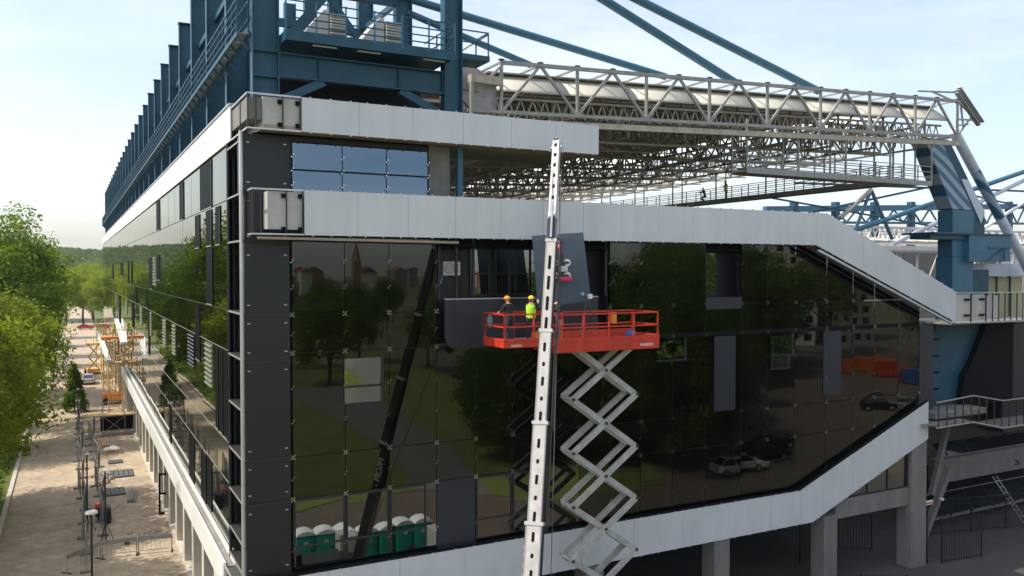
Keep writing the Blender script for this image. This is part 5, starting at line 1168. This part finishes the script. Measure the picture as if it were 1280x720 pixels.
# scaffold bridge
SB = root('scaffold_bridge', 'scaffold bridge with timber deck across the street to the columns', 'scaffold', (-2.3, 66, 0))
for k in range(10): pbox('deck_plank', 'wood', SB, -4.9 + .02, .25, 65.1 + k * .19, 65.27 + k * .19, 2.15, 2.22)
for x in (-4.9, -3.0, -.9, .1):
    for y in (65.1, 67.0): rod('standard', 'galvanised', SB, (x, y, 0), (x, y, 3.5 if x > -3.2 else 2.3), .035)
for y in (65.1, 67.0):
    for z in (2.1, .25): rod('ledger', 'galvanised', SB, (-4.9, y, z), (.1, y, z), .03)
    for z in (2.8, 3.3): rod('guard_rail', 'galvanised', SB, (-3.0, y, z), (.1, y, z), .03)
for (a, b_) in ((-4.9, -3.0), (-3.0, -.9)): rod('brace', 'galvanised', SB, (a, 65.1, .3), (b_, 65.1, 2.1), .025); rod('brace', 'galvanised', SB, (b_, 65.1, .3), (a, 65.1, 2.1), .025)
pbox('debris_net', 'black', SB, -3.2, .0, 66.95, 66.98, .3, 2.0)
# mast climbing lift with orange base
ML = root('mast_lift', 'orange mast climbing work platform against the building base', 'work platform', (-.9, 89, 0))
MB().box(-2.3, .5, 88, 90.4, .5, 1.35).build('base_unit', 'machine_orange', ML, bevel=.08)
for x in (-1.9, .1):
    for y in (88.0, 90.4): rod('wheel', 'rubber', ML, (x, y - .15, .45), (x, y + .15, .45), .45)
for x in (-1.6, -.2):
    m = MB()
    for (dx, dy) in ((-.2, -.2), (.2, -.2), (.2, .2), (-.2, .2)): m.beam((x + dx, 89 + dy, 1.3), (x + dx, 89 + dy, 10.2), .06)
    for k in range(12):
        z = 1.4 + k * .73; m.beam((x - .2, 88.8, z), (x + .2, 88.8, z + .7), .04); m.beam((x - .2, 88.8, z), (x - .2, 89.2, z + .7), .04)
    m.build('lattice_mast', 'machine_yellow', ML)
MB().box(-2.5, .3, 87.6, 89.6, 8.6, 8.85).build('platform_deck', 'machine_orange', ML)
for z in (9.3, 9.8): bar('platform_rail', 'machine_yellow', ML, (-2.5, 87.6, z), (.3, 87.6, z), .07)
for x in (-2.5, -1.1, .3): bar('platform_post', 'machine_yellow', ML, (x, 87.6, 8.8), (x, 87.6, 9.85), .07)
person('worker in safety vest on the orange mast platform', (-.9, 88.4, 8.86), R(20), fwd, fwd, helmet='helmet_yellow', vest='hivis')
for k, (p, q_) in enumerate((((-2.6, 92, 9.0), (-1.9, 78, 6.6)), ((-.3, 96, 10.6), (-.15, 82, 8.4)))): tag(bar('cladding_beam', 'white_side', None, p, q_, .5, .35), ('long white cladding beam beside the mast platform', 'long white cladding beam over the mast platform by the glass')[k], 'beam')
S2 = root('small_lift', 'small orange scissor platform farther along the street', 'work platform', (-2.6, 125, 0))
MB().box(-3.6, -1.6, 124, 127, .3, .9).build('base_unit', 'machine_yellow', S2); MB().box(-3.7, -1.5, 123.8, 127, 5.0, 5.25).build('platform_deck', 'machine_yellow', S2)
for z0 in (0.9, 2.95): bar('scissor_arm', 'machine_yellow', S2, (-3.4, 124, z0), (-1.8, 124, z0 + 2.05), .12, .2); bar('scissor_arm', 'machine_yellow', S2, (-1.8, 124.2, z0), (-3.4, 124.2, z0 + 2.05), .12, .2)
for x in (-3.7, -2.6, -1.5): bar('platform_post', 'machine_yellow', S2, (x, 123.8, 5.2), (x, 123.8, 6.3), .07)
bar('platform_rail', 'machine_yellow', S2, (-3.7, 123.8, 6.3), (-1.5, 123.8, 6.3), .07)
for k, (y, h_, lb) in enumerate(((79.5, 7.5, 'tan scaffold tower standing before the orange mast platform'), (97, 9.5, 'tall tan scaffold tower beyond the orange mast platform'), (107, 8.0, 'tan scaffold tower next to the parked silver car'), (136, 9.0, 'tan scaffold tower beyond the small scissor platform'))):
    g = root('scaffold_tower', lb, 'scaffold', (-1.2, y, 0))
    for x in (-1.9, -.4):
        for yy in (y, y + 1.6): rod('standard', 'machine_yellow', g, (x, yy, 0), (x, yy, h_), .05)
    for q_ in range(int(h_ / 1.4)):
        z = .4 + q_ * 1.4
        for yy in (y, y + 1.6): rod('ledger', 'machine_yellow', g, (-1.9, yy, z), (-.4, yy, z), .04)
        rod('brace', 'machine_yellow', g, (-1.9 if q_ % 2 else -.4, y, z), (-.4 if q_ % 2 else -1.9, y, z + 1.4), .035)
    pbox('deck_board', 'wood', g, -2.0, -.3, y, y + 1.6, h_ - 1.3, h_ - 1.2)
person('worker in safety vest standing by the small conical tree', (-6.4, 88, .01), R(-30), down, fwd, helmet='helmet_yellow', vest='hivis')
person('worker in dark clothes standing on the street near the small platform', (-3.9, 118, .01), R(60), down, down, helmet='helmet_orange')

# ------------------------------------------------------------------ forecourt at the right end
def rail_fence(name, pts, h, label, mat='dark_frame', step=.16, group=None):
    g = root(name, label, 'fence', (pts[0][0], pts[0][1], 0), group); m = MB()
    for (a, b_) in zip(pts[:-1], pts[1:]):
        A, Bv = Vector((*a, 0)), Vector((*b_, 0)); L = (Bv - A).length
        for z in (.12, h): bar('rail', mat, g, A + Vector((0, 0, z)), Bv + Vector((0, 0, z)), .05)
        for k in range(int(L / step)): c = A + (Bv - A) * (k * step / L); m.beam(c + Vector((0, 0, .12)), c + Vector((0, 0, h)), .022)
        k = max(1, int(L / 2.4))
        for i in range(k + 1): c = A + (Bv - A) * i / k; bar('post', mat, g, c, c + Vector((0, 0, h + .08)), .08)
    m.build('pickets', mat, g); return g
rail_fence('picket_fence', [(39.6, 1.6), (44.5, 3.2), (47.5, 2.4), (53, 1.0), (60, .6)], 2.3, 'dark steel picket fence under the raking glazing', step=.18)
rail_fence('picket_fence', [(32.5, 3.2), (36.0, 4.2), (38.5, 3.0)], 2.2, 'dark steel picket fence between the last arcade pillars', step=.18)
rail_fence('gate_fence', [(40.2, -.6), (43.4, -1.0)], 2.6, 'dark steel gate beside the last pillar', 'dark_frame', .2)
rail_fence('handrail', [(31.5, -2.0), (33.6, -3.2)], 1.2, 'short dark railing at the bottom of the arcade steps', 'dark_frame', .3)
LD = root('step_ladder', 'aluminium ladder leaning on the dark raking glazing', 'ladder', (51.5, 2.2, 0))
for s_ in (-.2, .2): bar('stile', 'aluminium', LD, (52.2 + s_, 1.4, 0), (51.0 + s_, 3.0, 3.2), .06)
for k in range(8): f_ = (k + .6) / 8.4; bar('rung', 'aluminium', LD, (52.0 - 1.2 * f_, 1.4 + 1.6 * f_, 3.2 * f_), (52.4 - 1.2 * f_, 1.4 + 1.6 * f_, 3.2 * f_), .04)
SG2 = root('red_white_sign', 'small red and white board beside the last concrete pillar', 'sign', (39.3, -.2, 0)); pbox('board', 'letter_white', SG2, 39.05, 39.75, -.3, -.25, 3.55, 3.8); pbox('stripe', 'hook_red', SG2, 39.05, 39.75, -.306, -.301, 3.6, 3.7); rod('post', 'steel_dark', SG2, (39.4, -.2, 0), (39.4, -.2, 3.8), .05)

# ------------------------------------------------------------------ the park and car park in front (seen reflected in the glass)
def toilet(label, x, y, group):
    g = root('portable_toilet', label, 'portable toilet', (0, 0, 0), group)
    MB().box(-.55, .55, -.55, .55, .08, 2.0).build('cabin', 'toilet_green', g, bevel=.04); MB().box(-.58, .58, -.58, .58, 0, .08).build('skid', 'steel_dark', g)
    rf = MB(); n = 8; vs = []
    for yy in (-.6, .6): vs += [(-.6 + 1.2 * k / n, yy, 2.0 + .28 * math.sin(math.pi * k / n) ** .7) for k in range(n + 1)]
    vs += [(-.6, -.6, 1.98), (.6, -.6, 1.98), (-.6, .6, 1.98), (.6, .6, 1.98)]
    rf.add(vs, [(k, k + 1, n + 2 + k, n + 1 + k) for k in range(n)] + [tuple([18] + list(range(n + 1)) + [19]), tuple([20] + list(range(n + 1, 2 * n + 2)) + [21])]); rf.build('roof', 'toilet_roof', g)
    dr = MB().box(-.42, .42, .552, .58, .15, 1.9).build('door', 'toilet_green', g, bevel=.01); pbox('handle', 'steel_dark', g, .28, .36, .58, .62, .95, 1.1); rod('emblem', 'letter_white', g, (0, .575, 1.45), (0, .588, 1.45), .15)
    g.location = (x, y, .005); g.scale = (1, .9, .9); return g
t0 = toilet('green portable toilet with white roof in the row before the facade', 6.3, -16.8, 'portable toilets in a row')
for k in range(1, 7): c = copy_tree(t0); c.location = (6.3 + k * 1.22, -16.8 + k * .1, .005); c.rotation_euler = (0, 0, R(3 * math.sin(k * 2.3)))
pf = fence_panel(26, -15.9, R(-4), 'tall mesh fence panel on the asphalt before the facade', 'mesh fence on the forecourt', 3.4, 2.2, .22)
for k in range(1, 9): c = copy_tree(pf); c.location = (26 + k * 3.5, -15.9 - .12 * k, .01)
park = [('park', 41.5, -26.5, .95), ('park', 37.0, -33.0, .85), ('park', 30.5, -36.5, .62), ('park', 48.0, -33.5, 1.05), ('park', 33.5, -44, .7), ('park', 55, -42, 1.05), ('park', 44, -46, 1.1), ('park', 64, -52, 1.15), ('park', 74, -64, 1.2), ('park', 88, -68, 1.2), ('park', 104, -80, 1.25), ('big', 58.0, -48.0, .9), ('big2', 66, -60, .95),
        ('big', 27, -122, .76), ('big2', 34, -112, .72), ('big2', 41, -116, .66), ('small', 50, -104, 1.1), ('big2', 66, -108, .8), ('small', 60, -88, 1.6), ('big', 76, -96, .95),
        ('big', 82, -76, 1.0), ('big2', 95, -88, 1.02), ('big', 100, -72, .9), ('big2', 112, -92, 1.0), ('big', 124, -82, 1.05), ('big2', 136, -70, 1.0), ('big', 150, -64, 1.0), ('big2', 128, -62, .85), ('big', 170, -80, 1.1), ('small', 30, -98, 1.3)]
for k, (ky, x, y, s_) in enumerate(park):
    if y > -50: lb, gp_ = 'leafy tree on the lawn edge seen dark in the glass', 'lawn trees reflected in the glass'
    else: lb, gp_ = {'big': 'tall full', 'big2': 'tall dark', 'small': 'low round', 'park': 'broad low-hanging'}[ky] + ' tree in the belt beyond the lawn seen in the glass', {'big': 'full', 'big2': 'dark', 'small': 'low', 'park': 'broad'}[ky] + ' trees of the belt beyond the lawn'
    tree('park_tree', ky, lb, (x, y, 0), s_, k * .77, gp_)
for k, (x, y, mt, r_, lb) in enumerate(((111, -63, 'skip_orange', 20, 'orange waste skip farthest from the blue skip'), (108.5, -58.5, 'skip_orange', 15, 'orange waste skip between the red and farther orange skips'), (108, -55, 'skip_red', 20, 'red waste skip beside the blue skip'), (111, -51.5, 'skip_blue', 10, 'blue waste skip at the car park edge'))):
    g = root('waste_skip', lb, 'skip', (0, 0, 0)); m = MB(); a, b_ = 2.9, 2.1
    m.add([(-a, -1.1, .15), (a, -1.1, .15), (a, 1.1, .15), (-a, 1.1, .15), (-a - .5, -1.2, b_), (a + .5, -1.2, b_), (a + .5, 1.2, b_), (-a - .5, 1.2, b_)], [(0, 3, 2, 1), (0, 1, 5, 4), (1, 2, 6, 5), (2, 3, 7, 6), (3, 0, 4, 7)]); m.build('tub', mt, g)
    for s_ in (-1, 1):
        bar('rim', mt, g, (-a - .5, 1.2 * s_, b_), (a + .5, 1.2 * s_, b_), .12)
        for x2 in (-2, -.7, .7, 2): bar('rib', mt, g, (x2, 1.14 * s_, .2), (x2, 1.24 * s_, b_), .1)
    for x2 in (-2, 2): rod('roller', 'steel_dark', g, (x2, -1, .15), (x2, 1, .15), .14)
    g.location = (x, y, .01); g.rotation_euler = (0, 0, R(r_))
tag(MB().box(112, 120, -49, -46, .05, 3.2).box(111.9, 120.1, -49.1, -45.9, 3.2, 3.35).build('site_cabin', 'render_wall', None), 'pale site cabin beside the blue skip', 'cabin')
# apartment block and skyline
def block(x, y, w_, d_, h_, rot, label, mat, cols, rows):
    g = root('apartment_block', label, 'building', (0, 0, 0)); W = MB().box(-w_ / 2, w_ / 2, -d_ / 2, d_ / 2, 0, h_).build('wall', mat, g); pbox('roof', 'concrete', g, -w_ / 2 - .3, w_ / 2 + .3, -d_ / 2 - .3, d_ / 2 + .3, h_, h_ + .4)
    for j in range(rows):
        for i in range(cols):
            x0 = -w_ / 2 + (i + .25) * w_ / cols; pbox('window', 'dark_glazing', W, x0, x0 + .5 * w_ / cols, d_ / 2, d_ / 2 + .05, 1 + j * (h_ - 1) / rows, 1 + (j + .55) * (h_ - 1) / rows)
    g.location = (x, y, 0); g.rotation_euler = (0, 0, rot)
block(140, -106, 9, 9, 25, R(35), 'tall pale apartment block behind the tree belt', 'render_wall', 3, 9); block(150, -100, 9, 9, 23, R(35), 'smaller grey apartment block behind the tree belt', 'concrete', 4, 9)
CH = root('church', 'church with tall pointed spire on the far skyline', 'church', (176, -545, 0))
MB().box(176, 188, -552, -540, 0, 14).build('nave', 'render_wall', CH); MB().prism_xz([(175.5, 14), (188.5, 14), (182, 19)], -552.5, -539.5).build('roof', 'roof_tile', CH)
MB().box(171, 176, -546, -541, 0, 22).build('tower', 'brick_wall', CH); MB().tube((173.5, -543.5, 22), (173.5, -543.5, 27), 3.2, 2.4, 4).build('belfry', 'brick_wall', CH); MB().tube((173.5, -543.5, 27), (173.5, -543.5, 37), 2.2, .1, 8).build('spire', 'roof_tile', CH)
g2 = random.Random(5)
for k in range(26):
    x = 60 + k * 13 + g2.uniform(-4, 4); y = -520 - g2.uniform(0, 200); w_ = g2.uniform(7, 13); h_ = g2.uniform(12, 18)
    h = root('house', ('pale rendered', 'red brick', 'grey')[k % 3] + ' town house on the far skyline reflected in the glass', 'house', (x, y, 0), ('pale', 'brick', 'grey')[k % 3] + ' far skyline houses'); MB().box(x - w_ / 2, x + w_ / 2, y - 6, y + 6, 0, h_).build('wall', ('render_wall', 'brick_wall', 'concrete')[k % 3], h)
    MB().prism_xz([(x - w_ / 2 - .5, h_), (x + w_ / 2 + .5, h_), (x, h_ + w_ * .3)], y - 6.5, y + 6.5).build('roof', 'roof_tile', h)
for k in range(24):
    x = 30 + k * 9 + g2.uniform(-3, 3); y = -190 - g2.uniform(0, 60); tree('park_tree', ('big', 'big2')[k % 2], ('full green', 'dark green')[k % 2] + ' tree in the distant belt before the skyline', (x, y, 0), g2.uniform(.5, .66), k, ('full', 'dark')[k % 2] + ' trees in the distant belt before the skyline')

# ------------------------------------------------------------------ summer haze in the air
hm_ = bpy.data.materials.new('haze_air'); hm_.use_nodes = True; MATS['haze_air'] = hm_
t = hm_.node_tree; t.nodes.remove(t.nodes['Principled BSDF']); pv = t.nodes.new('ShaderNodeVolumePrincipled')
pv.inputs['Color'].default_value = (0.86, 0.9, 0.95, 1); pv.inputs['Density'].default_value = 0.0001; pv.inputs['Anisotropy'].default_value = 0.2
t.links.new(pv.outputs[0], t.nodes['Material Output'].inputs['Volume'])
hz2 = stuff(MB().box(-1560, 2560, -1660, 2660, -1.6, 72).build('haze', 'haze_air')); hz2['label'] = 'thin summer haze filling the air over the whole scene'; hz2['category'] = 'haze'
